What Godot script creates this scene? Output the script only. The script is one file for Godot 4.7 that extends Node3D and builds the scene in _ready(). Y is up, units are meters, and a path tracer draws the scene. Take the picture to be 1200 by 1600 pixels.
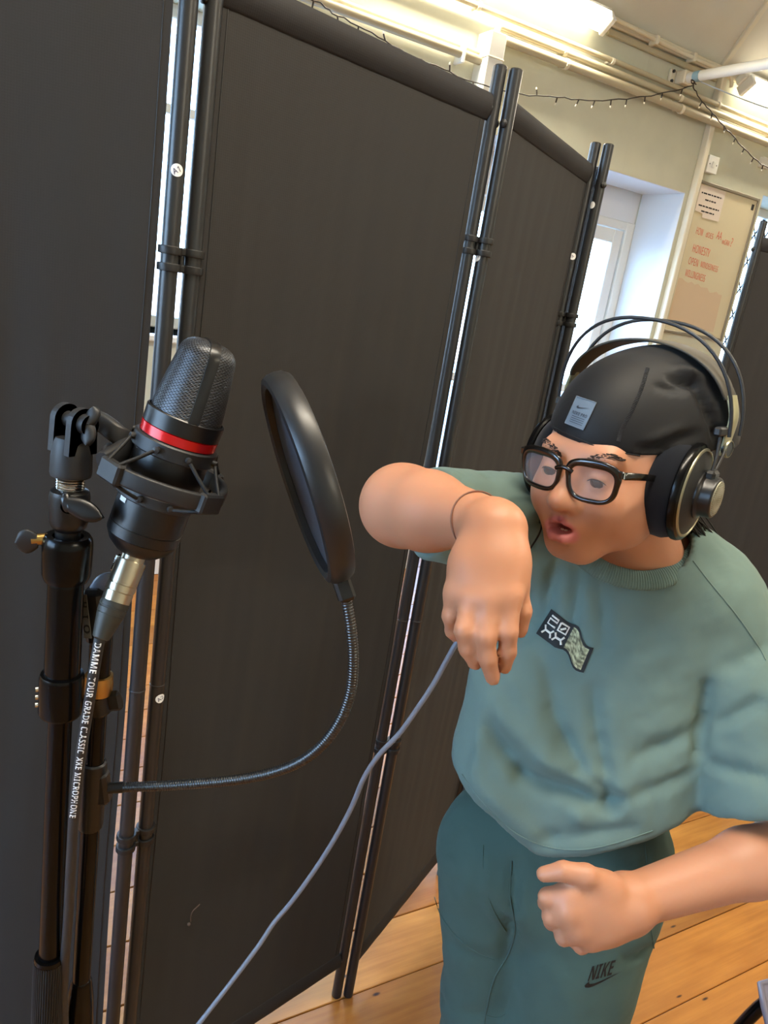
extends Node3D
# World axes: x along the window wall, y up, z from that wall into the room. The camera stands at x = 0, z = 0.

const EYE := Vector3(0, 1.4535, 0)
const WALL_Z := -3.43
var cam_basis := Basis(Vector3(0.86044, 0.15423, 0.48564), Vector3(0.0078, 0.94899, -0.3152), Vector3(-0.50949, 0.275, 0.81535))
var M := {}
var rng := RandomNumberGenerator.new()

func _ready() -> void:
	rng.seed = 11
	var cam := Camera3D.new()
	cam.name = "camera"
	cam.transform = Transform3D(cam_basis.orthonormalized(), EYE)
	cam.fov = rad_to_deg(2.0 * atan(800.0 / 1200.0))
	cam.near = 0.05
	cam.far = 200.0
	add_child(cam)
	cam.current = true
	var env := Environment.new()
	env.background_mode = Environment.BG_SKY
	var sky := Sky.new()
	var sm := ProceduralSkyMaterial.new()
	sm.sky_top_color = Color(0.50, 0.71, 1.0)
	sm.sky_horizon_color = Color(0.74, 0.89, 1.0)
	sm.sky_curve = 0.25
	sm.ground_bottom_color = Color(0.5, 0.5, 0.5)
	sm.ground_horizon_color = Color(0.68, 0.78, 0.92)
	sky.sky_material = sm
	env.sky = sky
	env.background_energy_multiplier = 22.0
	env.tonemap_mode = Environment.TONE_MAPPER_LINEAR
	env.tonemap_exposure = 1.1
	env.sdfgi_enabled = true
	env.ssao_enabled = true
	env.ssil_enabled = true
	var we := WorldEnvironment.new()
	we.name = "environment"
	we.environment = env
	add_child(we)
	make_materials()
	build_room()
	build_luminaires()
	build_wall_fittings()
	build_dividers()
	build_stands()
	build_microphone()
	build_pop_filter()
	build_person()
	build_headphones()
	build_glasses()
	build_small_things()

# ------------------------------------------------------------------ helpers
func U(px: float, py: float, d: float) -> Vector3:      # photo pixel at depth d in front of the camera
	return EYE + cam_basis * (Vector3((px - 600.0) / 1200.0, (800.0 - py) / 1200.0, -1.0) * d)

func px_of(p: Vector3) -> Vector2:
	var c := cam_basis.transposed() * (p - EYE)
	return Vector2(600.0 - 1200.0 * c.x / c.z, 800.0 + 1200.0 * c.y / c.z)

func up_y(px: float, py: float, x: float, z: float) -> float:   # height at which the pixel's ray passes the upright line x, z
	var r := cam_basis * Vector3((px - 600.0) / 1200.0, (800.0 - py) / 1200.0, -1.0)
	return EYE.y + r.y * Vector2(x, z).length() / Vector2(r.x, r.z).length()

class MB:
	var v := PackedVector3Array()
	var n := PackedVector3Array()
	var c := PackedColorArray()
	var uv := PackedVector2Array()
	var idx := PackedInt32Array()
	var pv := 0
	var pi := 0
	func begin() -> void:
		pv = v.size()
		pi = idx.size()
	func tri(a: int, b: int, d: int) -> void:
		idx.append(a)
		idx.append(b)
		idx.append(d)
	func quad(a: int, b: int, d: int, e: int) -> void:
		idx.append_array(PackedInt32Array([a, b, d, a, d, e]))
	func end(fix := true) -> void:      # smooth normals for the patch; turns a closed patch outside out
		var nv := v.size()
		n.resize(nv)
		for i in range(pv, nv):
			n[i] = Vector3.ZERO
		var o := v[pv] if nv > pv else Vector3.ZERO
		var vol := 0.0
		for i in range(pi, idx.size(), 3):
			var a := idx[i]
			var b := idx[i + 1]
			var d := idx[i + 2]
			var f := (v[b] - v[a]).cross(v[d] - v[a])
			vol += (v[a] - o).dot(f)
			n[a] += f
			n[b] += f
			n[d] += f
		var s := 1.0
		if fix and vol < 0.0:
			s = -1.0
			for i in range(pi, idx.size(), 3):
				var t := idx[i + 1]
				idx[i + 1] = idx[i + 2]
				idx[i + 2] = t
		for i in range(pv, nv):
			n[i] = n[i].normalized() * s
			if n[i] == Vector3.ZERO:
				n[i] = Vector3.UP
		pv = nv
		pi = idx.size()
	func flat(p: PackedVector3Array) -> void:      # one flat polygon, counter-clockwise from outside
		var nn := (p[1] - p[0]).cross(p[2] - p[0]).normalized()
		var b := v.size()
		for q in p:
			v.append(q)
			n.append(nn)
		for i in range(1, p.size() - 1):
			tri(b, b + i, b + i + 1)
		pv = v.size()
		pi = idx.size()
	func mesh() -> ArrayMesh:
		var m := ArrayMesh.new()
		if v.is_empty():
			return m
		var a := []
		a.resize(Mesh.ARRAY_MAX)
		a[Mesh.ARRAY_VERTEX] = v
		a[Mesh.ARRAY_NORMAL] = n
		if c.size() == v.size():
			a[Mesh.ARRAY_COLOR] = c
		if uv.size() == v.size():
			a[Mesh.ARRAY_TEX_UV] = uv
		var r := PackedInt32Array(idx)
		r.reverse()
		a[Mesh.ARRAY_INDEX] = r
		m.add_surface_from_arrays(Mesh.PRIMITIVE_TRIANGLES, a)
		return m

func nm(parent: Node, base: String) -> String:
	if not parent.has_node(base):
		return base
	var k := 1
	while parent.has_node("%s_%03d" % [base, k]):
		k += 1
	return "%s_%03d" % [base, k]

func put(called: String, mesh: Mesh, m: Material, parent: Node = self) -> MeshInstance3D:
	var o := MeshInstance3D.new()
	o.name = nm(parent, called)
	o.mesh = mesh
	o.material_override = m
	parent.add_child(o, true)
	return o

func obj(called: String, b: MB, m: Material, parent: Node = self) -> MeshInstance3D:
	# mesh kept in its parent's axes
	if parent is Node3D and parent != self:
		var inv: Transform3D = world_of(parent).affine_inverse()
		if inv != Transform3D.IDENTITY:
			for i in b.v.size():
				b.v[i] = inv * b.v[i]
				b.n[i] = inv.basis * b.n[i]
	return put(called, b.mesh(), m, parent)

func world_of(nd: Node) -> Transform3D:
	var t := Transform3D.IDENTITY
	while nd != self and nd is Node3D:
		t = (nd as Node3D).transform * t
		nd = nd.get_parent()
	return t

func tag(o: Node, label: String, category: String, group := "") -> Node:
	o.set_meta("label", label)
	o.set_meta("category", category)
	if group != "":
		o.set_meta("group", group)
	return o

func thing(called: String, at: Vector3, label: String, category: String, group := "") -> Node3D:
	var o := Node3D.new()
	o.name = nm(self, called)
	o.position = at
	add_child(o, true)
	tag(o, label, category, group)
	return o

func struct(o: Node) -> Node:
	o.set_meta("kind", "structure")
	return o

func mat(col: Color, rough := 0.7, metal := 0.0, spec := 0.5) -> StandardMaterial3D:
	var m := StandardMaterial3D.new()
	m.albedo_color = col
	m.roughness = rough
	m.metallic = metal
	m.metallic_specular = spec
	m.cull_mode = BaseMaterial3D.CULL_DISABLED
	return m

func frame_to(y: Vector3, hint := Vector3(0.13, 0.2, 0.97)) -> Basis:
	y = y.normalized()
	var x := y.cross(hint)
	if x.length() < 0.05:
		x = y.cross(Vector3(1, 0.1, 0))
	x = x.normalized()
	return Basis(x, y, x.cross(y))

func smooth_path(p: PackedVector3Array, per: int) -> PackedVector3Array:
	var o := PackedVector3Array()
	var m := p.size()
	for i in m - 1:
		var a := p[maxi(i - 1, 0)]
		var d := p[mini(i + 2, m - 1)]
		for k in per:
			o.append(p[i].cubic_interpolate(p[i + 1], a, d, float(k) / per))
	o.append(p[m - 1])
	return o

func tube(b: MB, p: PackedVector3Array, rad, sides := 12, caps := true) -> void:
	b.begin()
	var m := p.size()
	var f := frame_to(p[1] - p[0])
	var last := f.y
	var base := b.v.size()
	for i in m:
		var d := (p[mini(i + 1, m - 1)] - p[maxi(i - 1, 0)]).normalized()
		var ax := last.cross(d)
		if ax.length() > 1e-6:
			f = Basis(ax.normalized(), last.angle_to(d)) * f
		last = d
		var r: float = rad[i] if rad is Array or rad is PackedFloat32Array else rad
		for k in sides:
			var t := TAU * k / sides
			b.v.append(p[i] + (f.x * cos(t) + f.z * sin(t)) * r)
	for i in m - 1:
		for k in sides:
			var k2 := (k + 1) % sides
			b.quad(base + i * sides + k, base + i * sides + k2, base + (i + 1) * sides + k2, base + (i + 1) * sides + k)
	b.end()
	if caps:
		for e in [0, m - 1]:
			b.begin()
			var c0 := b.v.size()
			b.v.append(p[e])
			for k in sides:
				b.v.append(b.v[base + e * sides + k])
			for k in sides:
				b.tri(c0, c0 + 1 + k, c0 + 1 + (k + 1) % sides)
			b.end(false)
			if b.n[c0].dot(p[e] - p[1 if e == 0 else m - 2]) < 0.0:
				for i in range(c0, b.v.size()):
					b.n[i] = -b.n[i]

func lathe(b: MB, o: Vector3, axis: Vector3, prof: Array, sides := 32, f0 = null) -> void:
	# prof: [radius, height] pairs along the axis; sharp corners are split
	var f: Basis = f0 if f0 is Basis else frame_to(axis)
	var i0 := 0
	while i0 < prof.size() - 1:
		var i1 := i0 + 1
		while i1 < prof.size() - 1:
			var d1 := Vector2(prof[i1][0] - prof[i1 - 1][0], prof[i1][1] - prof[i1 - 1][1])
			var d2 := Vector2(prof[i1 + 1][0] - prof[i1][0], prof[i1 + 1][1] - prof[i1][1])
			if absf(d1.angle_to(d2)) > 0.6:
				break
			i1 += 1
		b.begin()
		var base := b.v.size()
		for i in range(i0, i1 + 1):
			for k in sides:
				var t := TAU * k / sides
				b.v.append(o + (f.x * cos(t) + f.z * sin(t)) * float(prof[i][0]) + f.y * float(prof[i][1]))
		for i in i1 - i0:
			for k in sides:
				var k2 := (k + 1) % sides
				b.quad(base + i * sides + k, base + i * sides + k2, base + (i + 1) * sides + k2, base + (i + 1) * sides + k)
		b.end()
		i0 = i1

func rbox(b: MB, t: Transform3D, size: Vector3, bev := 0.002) -> void:      # box with chamfered edges
	var h := size * 0.5
	bev = minf(bev, minf(h.x, minf(h.y, h.z)) * 0.95)
	var c := []
	for i in 8:
		var s := Vector3(1 if i & 1 else -1, 1 if i & 2 else -1, 1 if i & 4 else -1)
		var q := []
		for a in 3:
			var w := h - Vector3(bev, bev, bev)
			w[a] = h[a]
			q.append(t * (w * s))
		c.append(q)
	var cen := t.origin
	var add := func(p: PackedVector3Array) -> void:
		var mid := Vector3.ZERO
		for x in p:
			mid += x
		if (p[1] - p[0]).cross(p[2] - p[0]).dot(mid / p.size() - cen) < 0.0:
			p.reverse()
		b.flat(p)
	for a in 3:
		var u := 1 << ((a + 1) % 3)
		var w := 1 << ((a + 2) % 3)
		for s in [0, 1 << a]:
			add.call(PackedVector3Array([c[s][a], c[s | u][a], c[s | u | w][a], c[s | w][a]]))
		for s in [0, u, w, u | w]:
			var a1 := (a + 1) % 3
			var a2 := (a + 2) % 3
			add.call(PackedVector3Array([c[s][a1], c[s | (1 << a)][a1], c[s | (1 << a)][a2], c[s][a2]]))
	for i in 8:
		add.call(PackedVector3Array([c[i][0], c[i][1], c[i][2]]))

func bx(b: MB, x0: float, x1: float, y0: float, y1: float, z0: float, z1: float, bev := 0.002) -> void:
	rbox(b, Transform3D(Basis.IDENTITY, Vector3(x0 + x1, y0 + y1, z0 + z1) * 0.5), Vector3(absf(x1 - x0), absf(y1 - y0), absf(z1 - z0)), bev)

func prism(b: MB, t: Transform3D, poly: PackedVector2Array, depth: float) -> void:   # outline in x, y, thickness along z
	var ti := Geometry2D.triangulate_polygon(poly)
	if ti.is_empty():
		push_error("prism outline does not triangulate")
		return
	for s in [0.0, depth]:
		var base := b.v.size()
		var nn := (t.basis * Vector3(0, 0, 1 if s > 0.0 else -1)).normalized()
		for p in poly:
			b.v.append(t * Vector3(p.x, p.y, s))
			b.n.append(nn)
		for i in range(0, ti.size(), 3):
			var q := (poly[ti[i + 1]] - poly[ti[i]]).cross(poly[ti[i + 2]] - poly[ti[i]])
			if (q > 0.0) == (s > 0.0):
				b.tri(base + ti[i], base + ti[i + 1], base + ti[i + 2])
			else:
				b.tri(base + ti[i], base + ti[i + 2], base + ti[i + 1])
	var cw := Geometry2D.is_polygon_clockwise(poly)
	for i in poly.size():
		var p := poly[i]
		var q := poly[(i + 1) % poly.size()]
		if cw:
			var x := p
			p = q
			q = x
		b.flat(PackedVector3Array([t * Vector3(p.x, p.y, 0), t * Vector3(q.x, q.y, 0), t * Vector3(q.x, q.y, depth), t * Vector3(p.x, p.y, depth)]))

func grid(b: MB, rows: Array, close_u := false, fix := false) -> void:      # rows of points, one smooth sheet
	b.begin()
	var base := b.v.size()
	var m: int = rows[0].size()
	for r in rows:
		b.v.append_array(r)
	for i in rows.size() - 1:
		for k in (m if close_u else m - 1):
			var k2 := (k + 1) % m
			b.quad(base + i * m + k, base + i * m + k2, base + (i + 1) * m + k2, base + (i + 1) * m + k)
	b.end(fix)

func text_tris(s: String, size: float, font_name := "Droid Sans", bold := false, depth := 0.0) -> Array:   # triangles of lettering in the x, y plane, height about size
	var tm := TextMesh.new()
	var fo := SystemFont.new()
	fo.font_names = PackedStringArray([font_name])
	if bold:
		fo.font_weight = 700
	tm.font = fo
	tm.text = s
	tm.font_size = 64
	tm.pixel_size = size / 46.0
	tm.depth = depth
	tm.curve_step = 3.0
	return tm.get_mesh_arrays()

func letter(b: MB, s: String, size: float, where: Callable, font_name := "Droid Sans", bold := false) -> void:   # flat lettering whose x, y are carried onto a surface by where(x, y)
	var a := text_tris(s, size, font_name, bold)
	if a.is_empty() or a[Mesh.ARRAY_VERTEX] == null:
		return
	var av: PackedVector3Array = a[Mesh.ARRAY_VERTEX]
	var ai = a[Mesh.ARRAY_INDEX]
	b.begin()
	var base := b.v.size()
	for p in av:
		b.v.append(where.call(p.x, p.y))
	if ai == null or ai.is_empty():
		for i in av.size():
			b.idx.append(base + i)
	else:
		for i in ai:
			b.idx.append(base + i)
	b.end(false)

# ------------------------------------------------------------------ materials
func noise_image(w: int, h: int, fn: Callable) -> ImageTexture:
	var im := Image.create(w, h, true, Image.FORMAT_RGB8)
	for y in h:
		for x in w:
			im.set_pixel(x, y, fn.call(x, y))
	im.generate_mipmaps()
	return ImageTexture.create_from_image(im)

func make_materials() -> void:
	var fn := FastNoiseLite.new()
	fn.seed = 4
	fn.frequency = 0.02
	fn.fractal_octaves = 4
	var fn2 := FastNoiseLite.new()
	fn2.seed = 9
	fn2.frequency = 0.35
	# wood: long grain, tone patches, knots and nail marks
	var r2 := RandomNumberGenerator.new()
	r2.seed = 5
	var spots := []
	for i in 34:
		spots.append([r2.randf() * 1024.0, r2.randf() * 512.0, r2.randf_range(2.5, 5.0), r2.randf_range(1.8, 3.2)])
	var wood := noise_image(1024, 512, func(x, y):
		var k := 0.0
		var wt: float = clampf((x - 784.0) / 240.0, 0.0, 1.0)      # the far end runs over into the start, so that the grain repeats without a joint
		for e in [[0.0, 1.0 - wt], [-1024.0, wt]]:
			if e[1] > 0.0:
				var q: float = x + e[0]
				k += e[1] * (0.45 * (fn.get_noise_2d(q * 0.22, y * 3.2) * 0.5 + 0.5) + 0.55 * (fn.get_noise_2d(q * 0.35 + 900.0, y * 0.5) * 0.5 + 0.5) + fn2.get_noise_2d(q * 0.05, y * 1.5) * 0.11)
		k = clampf(k, 0.0, 1.0)
		return Color(0.54, 0.33, 0.12).lerp(Color(0.79, 0.57, 0.27), k))
	var im: Image = wood.get_image()
	for s in spots:
		for dy in range(-6, 7):
			for dx in range(-9, 10):
				var e := Vector2(dx / float(s[2]), dy / float(s[3])).length()
				if e < 1.2:
					var qx := posmod(int(s[0]) + dx, 1024)
					var qy := posmod(int(s[1]) + dy, 512)
					im.set_pixel(qx, qy, im.get_pixel(qx, qy).lerp(Color(0.13, 0.06, 0.03), clampf(1.3 - e, 0.0, 0.9)))
	im.generate_mipmaps()
	wood = ImageTexture.create_from_image(im)
	M.wood = []
	for t in [Color(1, 1, 1), Color(0.92, 0.88, 0.84), Color(1.0, 0.95, 0.86), Color(0.86, 0.83, 0.8)]:
		var w := mat(t, 0.38, 0.0, 0.5)
		w.albedo_texture = wood
		w.roughness = 0.42
		M.wood.append(w)
	# painted plaster
	var pl := noise_image(256, 256, func(x, y):
		var g := fn.get_noise_2d(x * 1.2, y * 1.2) * 0.5 + 0.5
		var v := 0.94 + 0.06 * g
		return Color(v, v, v))
	M.wall = mat(Color(0.81, 0.81, 0.725), 0.75)
	M.wall.albedo_texture = pl
	M.wall.uv1_triplanar = true
	M.wall.uv1_world_triplanar = true
	M.wall.uv1_scale = Vector3(0.6, 0.6, 0.6)
	M.ceiling = mat(Color(0.86, 0.845, 0.78), 0.8)
	M.ceiling.albedo_texture = pl
	M.ceiling.uv1_triplanar = true
	M.ceiling.uv1_world_triplanar = true
	M.ceiling.uv1_scale = Vector3(0.5, 0.5, 0.5)
	M.reveal = mat(Color(0.86, 0.87, 0.87), 0.6)
	M.gap = mat(Color(0.06, 0.035, 0.02), 0.9)
	M.white_paint = mat(Color(0.88, 0.88, 0.85), 0.4)
	M.pipe = mat(Color(0.70, 0.66, 0.55), 0.42)
	M.cream = mat(Color(0.86, 0.83, 0.74), 0.5)
	M.lead = mat(Color(0.25, 0.26, 0.28), 0.5, 0.5)
	M.glass = mat(Color(0.95, 0.97, 1.0, 0.08), 0.03)
	M.glass.transparency = BaseMaterial3D.TRANSPARENCY_ALPHA
	M.paving = mat(Color(0.62, 0.61, 0.58), 0.9)
	M.brown = mat(Color(0.26, 0.17, 0.12), 0.55)
	# cloth
	var weave := noise_image(128, 128, func(x, y):
		var a := sin(x * TAU / 8.0) * 0.5 + 0.5
		var c := sin(y * TAU / 8.0) * 0.5 + 0.5
		var v := 0.5 + 0.35 * (a - c) * (1.0 if ((x / 4 + y / 4) & 1) == 0 else -1.0) * 0.6 + 0.12 * fn2.get_noise_2d(x, y)
		return Color(v, v, v))
	M.weave = weave
	M.screen_cloth = mat(Color(0.18, 0.175, 0.172), 0.8, 0.0, 0.3)
	M.screen_cloth.rim_enabled = true
	M.screen_cloth.rim = 0.12
	M.screen_cloth.rim_tint = 0.3
	cloth_relief(M.screen_cloth, 90.0, 0.02)
	M.screen_hem = mat(Color(0.135, 0.128, 0.132), 0.75, 0.0, 0.4)
	cloth_relief(M.screen_hem, 90.0, 0.02)
	M.tube_black = mat(Color(0.115, 0.118, 0.125), 0.36, 0.0, 0.55)
	M.plastic_black = mat(Color(0.085, 0.085, 0.09), 0.45, 0.0, 0.5)
	M.plastic_dark = mat(Color(0.125, 0.128, 0.135), 0.5, 0.0, 0.5)
	M.gloss_black = mat(Color(0.03, 0.03, 0.033), 0.22, 0.0, 0.32)
	M.satin_black = mat(Color(0.048, 0.048, 0.052), 0.35, 0.0, 0.5)
	M.rubber = mat(Color(0.11, 0.112, 0.118), 0.6, 0.0, 0.4)
	M.chrome = mat(Color(0.82, 0.81, 0.79), 0.16, 1.0)
	M.nickel = mat(Color(0.74, 0.69, 0.60), 0.28, 1.0)
	M.brass = mat(Color(0.72, 0.58, 0.34), 0.32, 1.0)
	M.red = mat(Color(0.83, 0.05, 0.07), 0.22, 0.35, 0.6)
	M.print_white = mat(Color(0.88, 0.88, 0.88), 0.6)
	M.print_black = mat(Color(0.05, 0.05, 0.06), 0.6)
	M.grille = mat(Color(0.20, 0.21, 0.225), 0.38, 0.55, 0.6)
	M.sticker = mat(Color(0.9, 0.9, 0.9), 0.45)
	M.ink_blue = mat(Color(0.12, 0.13, 0.3), 0.6)

func cloth_relief(m: StandardMaterial3D, per_metre: float, cm: float) -> void:
	m.heightmap_enabled = true
	m.heightmap_texture = M.weave
	m.heightmap_scale = cm
	m.uv1_triplanar = true
	m.uv1_scale = Vector3(per_metre, per_metre, per_metre) / 4.0

# ------------------------------------------------------------------ the room
const X0 := -3.2
const X1 := 6.4
const Z1 := 3.2
const EAVE := 2.95
const RIDGE := 3.75
# openings in the window wall: x0, x1, sill, head
var openings := [[-2.5, -0.75, 0.95, 2.42], [0.62, 2.1, 1.12, 2.46], [2.38, 3.86, 0.0, 2.27], [4.56, 5.7, 0.95, 2.39]]

func wall_with_holes(b: MB, along: Callable, a0: float, a1: float, top: float, holes: Array, thick: float) -> void:
	# along(u, y, w): u along the wall, w out of the room
	var at := a0
	var slab := func(u0: float, u1: float, y0: float, y1: float) -> void:
		if u1 - u0 < 0.001 or y1 - y0 < 0.001:
			return
		var p := []
		for w in [0.0, thick]:
			p.append([along.call(u0, y0, w), along.call(u1, y0, w), along.call(u1, y1, w), along.call(u0, y1, w)])
		var c: Vector3 = (p[0][0] + p[1][2]) * 0.5
		var faces := [[p[0][0], p[0][1], p[0][2], p[0][3]], [p[1][0], p[1][1], p[1][2], p[1][3]]]
		for i in 4:
			faces.append([p[0][i], p[0][(i + 1) % 4], p[1][(i + 1) % 4], p[1][i]])
		for f in faces:
			var q := PackedVector3Array(f)
			var mid: Vector3 = (q[0] + q[2]) * 0.5
			if (q[1] - q[0]).cross(q[2] - q[0]).dot(mid - c) < 0.0:
				q.reverse()
			b.flat(q)
	for h in holes:
		slab.call(at, h[0], 0.0, top)
		slab.call(h[0], h[1], 0.0, h[2])
		slab.call(h[0], h[1], h[3], top)
		at = h[1]
	slab.call(at, a1, 0.0, top)

func build_room() -> void:
	# floor: boards on a dark base
	var b := MB.new()
	bx(b, X0 - 0.5, X1 + 0.5, -0.16, -0.022, WALL_Z - 0.5, Z1 + 0.5, 0.001)
	var fl := obj("floor", b, M.gap)
	struct(fl)
	var w := 0.152
	var zz := -0.752 - w * 18.0
	var row := 0
	var r := RandomNumberGenerator.new()
	r.seed = 21
	while zz < Z1:
		var cuts := [X0 - 0.1]
		var x := X0 - 0.1 + r.randf_range(1.2, 3.8)
		while x < X1 - 0.6:
			cuts.append(x)
			x += r.randf_range(2.6, 4.4)
		cuts.append(X1 + 0.1)
		for i in cuts.size() - 1:
			board(fl, cuts[i] + 0.0008, cuts[i + 1] - 0.0008, maxf(zz, WALL_Z - 0.45) + 0.0012, zz + w - 0.0012, r)
		zz += w
		row += 1
	# window wall
	b = MB.new()
	wall_with_holes(b, func(u, y, d): return Vector3(u, y, WALL_Z - d), X0 - 0.4, X1 + 0.4, EAVE + 0.15, openings, 0.42)
	struct(obj("wall_back", b, M.wall))
	# the wall behind the camera
	b = MB.new()
	wall_with_holes(b, func(u, y, d): return Vector3(u, y, Z1 + d), X0 - 0.4, X1 + 0.4, EAVE + 0.15, [], 0.42)
	struct(obj("wall_front", b, M.wall))
	# end walls
	b = MB.new()
	wall_with_holes(b, func(u, y, d): return Vector3(X0 - d, y, u), WALL_Z, Z1, RIDGE + 0.3, [[-1.7, 0.9, 0.75, 2.6]], 0.42)
	struct(obj("wall_left", b, M.wall))
	b = MB.new()
	wall_with_holes(b, func(u, y, d): return Vector3(X1 + d, y, u), WALL_Z, Z1, RIDGE + 0.3, [], 0.42)
	struct(obj("wall_right", b, M.wall))
	# sloped ceiling over both long walls and a flat middle
	b = MB.new()
	var run := 0.55
	for s in [[WALL_Z, 1.0], [Z1, -1.0]]:
		var za: float = s[0] - s[1] * 0.02
		var zb: float = s[0] + s[1] * run
		var nrm := Vector3(0, run, -s[1] * (RIDGE - EAVE)).normalized() * 0.12
		slab8(b, Vector3(X0 - 0.4, EAVE - 0.02, za), Vector3(X1 + 0.4, EAVE - 0.02, za), Vector3(X1 + 0.4, RIDGE, zb), Vector3(X0 - 0.4, RIDGE, zb), nrm)
	slab8(b, Vector3(X0 - 0.4, RIDGE, WALL_Z + run - 0.05), Vector3(X1 + 0.4, RIDGE, WALL_Z + run - 0.05), Vector3(X1 + 0.4, RIDGE, Z1 - run + 0.05), Vector3(X0 - 0.4, RIDGE, Z1 - run + 0.05), Vector3(0, 0.12, 0))
	struct(obj("ceiling", b, M.ceiling))
	# cover strips up the slope
	for k in 5:
		var x := 3.9 - 1.95 * (k - 1)
		if x < X0:
			continue
		b = MB.new()
		var d := Vector3(0, RIDGE - EAVE, run).normalized()
		var mid := Vector3(x, (EAVE + RIDGE) * 0.5, WALL_Z + run * 0.5)
		rbox(b, Transform3D(Basis(Vector3.RIGHT, d, Vector3.RIGHT.cross(d)), mid), Vector3(0.035, Vector2(run, RIDGE - EAVE).length(), 0.03), 0.004)
		struct(obj("trim_%d" % (k + 1), b, M.cream))
	# moulding where the wall meets the slope
	b = MB.new()
	bx(b, X0, X1, EAVE - 0.045, EAVE, WALL_Z, WALL_Z + 0.03, 0.006)
	struct(obj("trim_6", b, M.cream))
	# upright casing beside the whiteboard
	b = MB.new()
	bx(b, 3.885, 3.925, 0.0, EAVE - 0.04, WALL_Z, WALL_Z + 0.045, 0.005)
	struct(obj("trim_7", b, M.cream))
	# baseboard
	b = MB.new()
	var at := X0
	for o in openings:
		if o[2] < 0.1:
			bx(b, at, o[0], 0.0, 0.15, WALL_Z, WALL_Z + 0.02, 0.004)
			at = o[1]
	bx(b, at, X1, 0.0, 0.15, WALL_Z, WALL_Z + 0.02, 0.004)
	struct(obj("baseboard_back", b, M.white_paint))
	# windows
	window(1, openings[0], false)
	window(2, openings[1], false)
	glazed_door(openings[2])
	window(3, openings[3], true)
	other_window(4, Vector3(X0 - 0.3, 0, 0), Vector3(0, 0, 1), [-1.7, 0.9, 0.75, 2.6])
	# paving outside
	b = MB.new()
	bx(b, -14, 17, -0.3, -0.18, -18, WALL_Z - 0.55, 0.01)
	bx(b, -14, X0 - 0.55, -0.3, -0.18, WALL_Z - 0.5, 12, 0.01)
	struct(obj("ground", b, M.paving))

func board(fl: Node, x0: float, x1: float, z0: float, z1: float, r: RandomNumberGenerator) -> void:
	var b := MB.new()
	var y := r.randf_range(-0.0012, 0.0)
	var bev := 0.0015
	var u0 := r.randf()
	var v0 := r.randi_range(0, 3) * 0.25
	# top, two chamfers, two sides and two ends
	var p := [[z0, -0.022], [z0, y - bev], [z0 + bev, y], [z1 - bev, y], [z1, y - bev], [z1, -0.022]]
	for i in 5:
		b.flat(PackedVector3Array([Vector3(x0, p[i][1], p[i][0]), Vector3(x0, p[i + 1][1], p[i + 1][0]), Vector3(x1, p[i + 1][1], p[i + 1][0]), Vector3(x1, p[i][1], p[i][0])]))
	for e in [x0, x1]:
		var q := PackedVector3Array()
		for c in p:
			q.append(Vector3(e, c[1], c[0]))
		if e == x0:
			q.reverse()
		b.flat(q)
	for q in b.v:
		b.uv.append(Vector2(u0 + q.x / 2.0, v0 + clampf((q.z - z0) / 0.152, 0.0, 1.0) * 0.25))
	obj("floorboard", b, M.wood[r.randi_range(0, 3)], fl)

func slab8(b: MB, p0: Vector3, p1: Vector3, p2: Vector3, p3: Vector3, up: Vector3) -> void:
	var lo := [p0, p1, p2, p3]
	var c := (p0 + p2) * 0.5 + up * 0.5
	var faces := [[p0, p1, p2, p3], [p0 + up, p1 + up, p2 + up, p3 + up]]
	for i in 4:
		faces.append([lo[i], lo[(i + 1) % 4], lo[(i + 1) % 4] + up, lo[i] + up])
	for f in faces:
		var q := PackedVector3Array(f)
		var mid: Vector3 = (q[0] + q[2]) * 0.5
		if (q[1] - q[0]).cross(q[2] - q[0]).dot(mid - c) < 0.0:
			q.reverse()
		b.flat(q)

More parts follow.
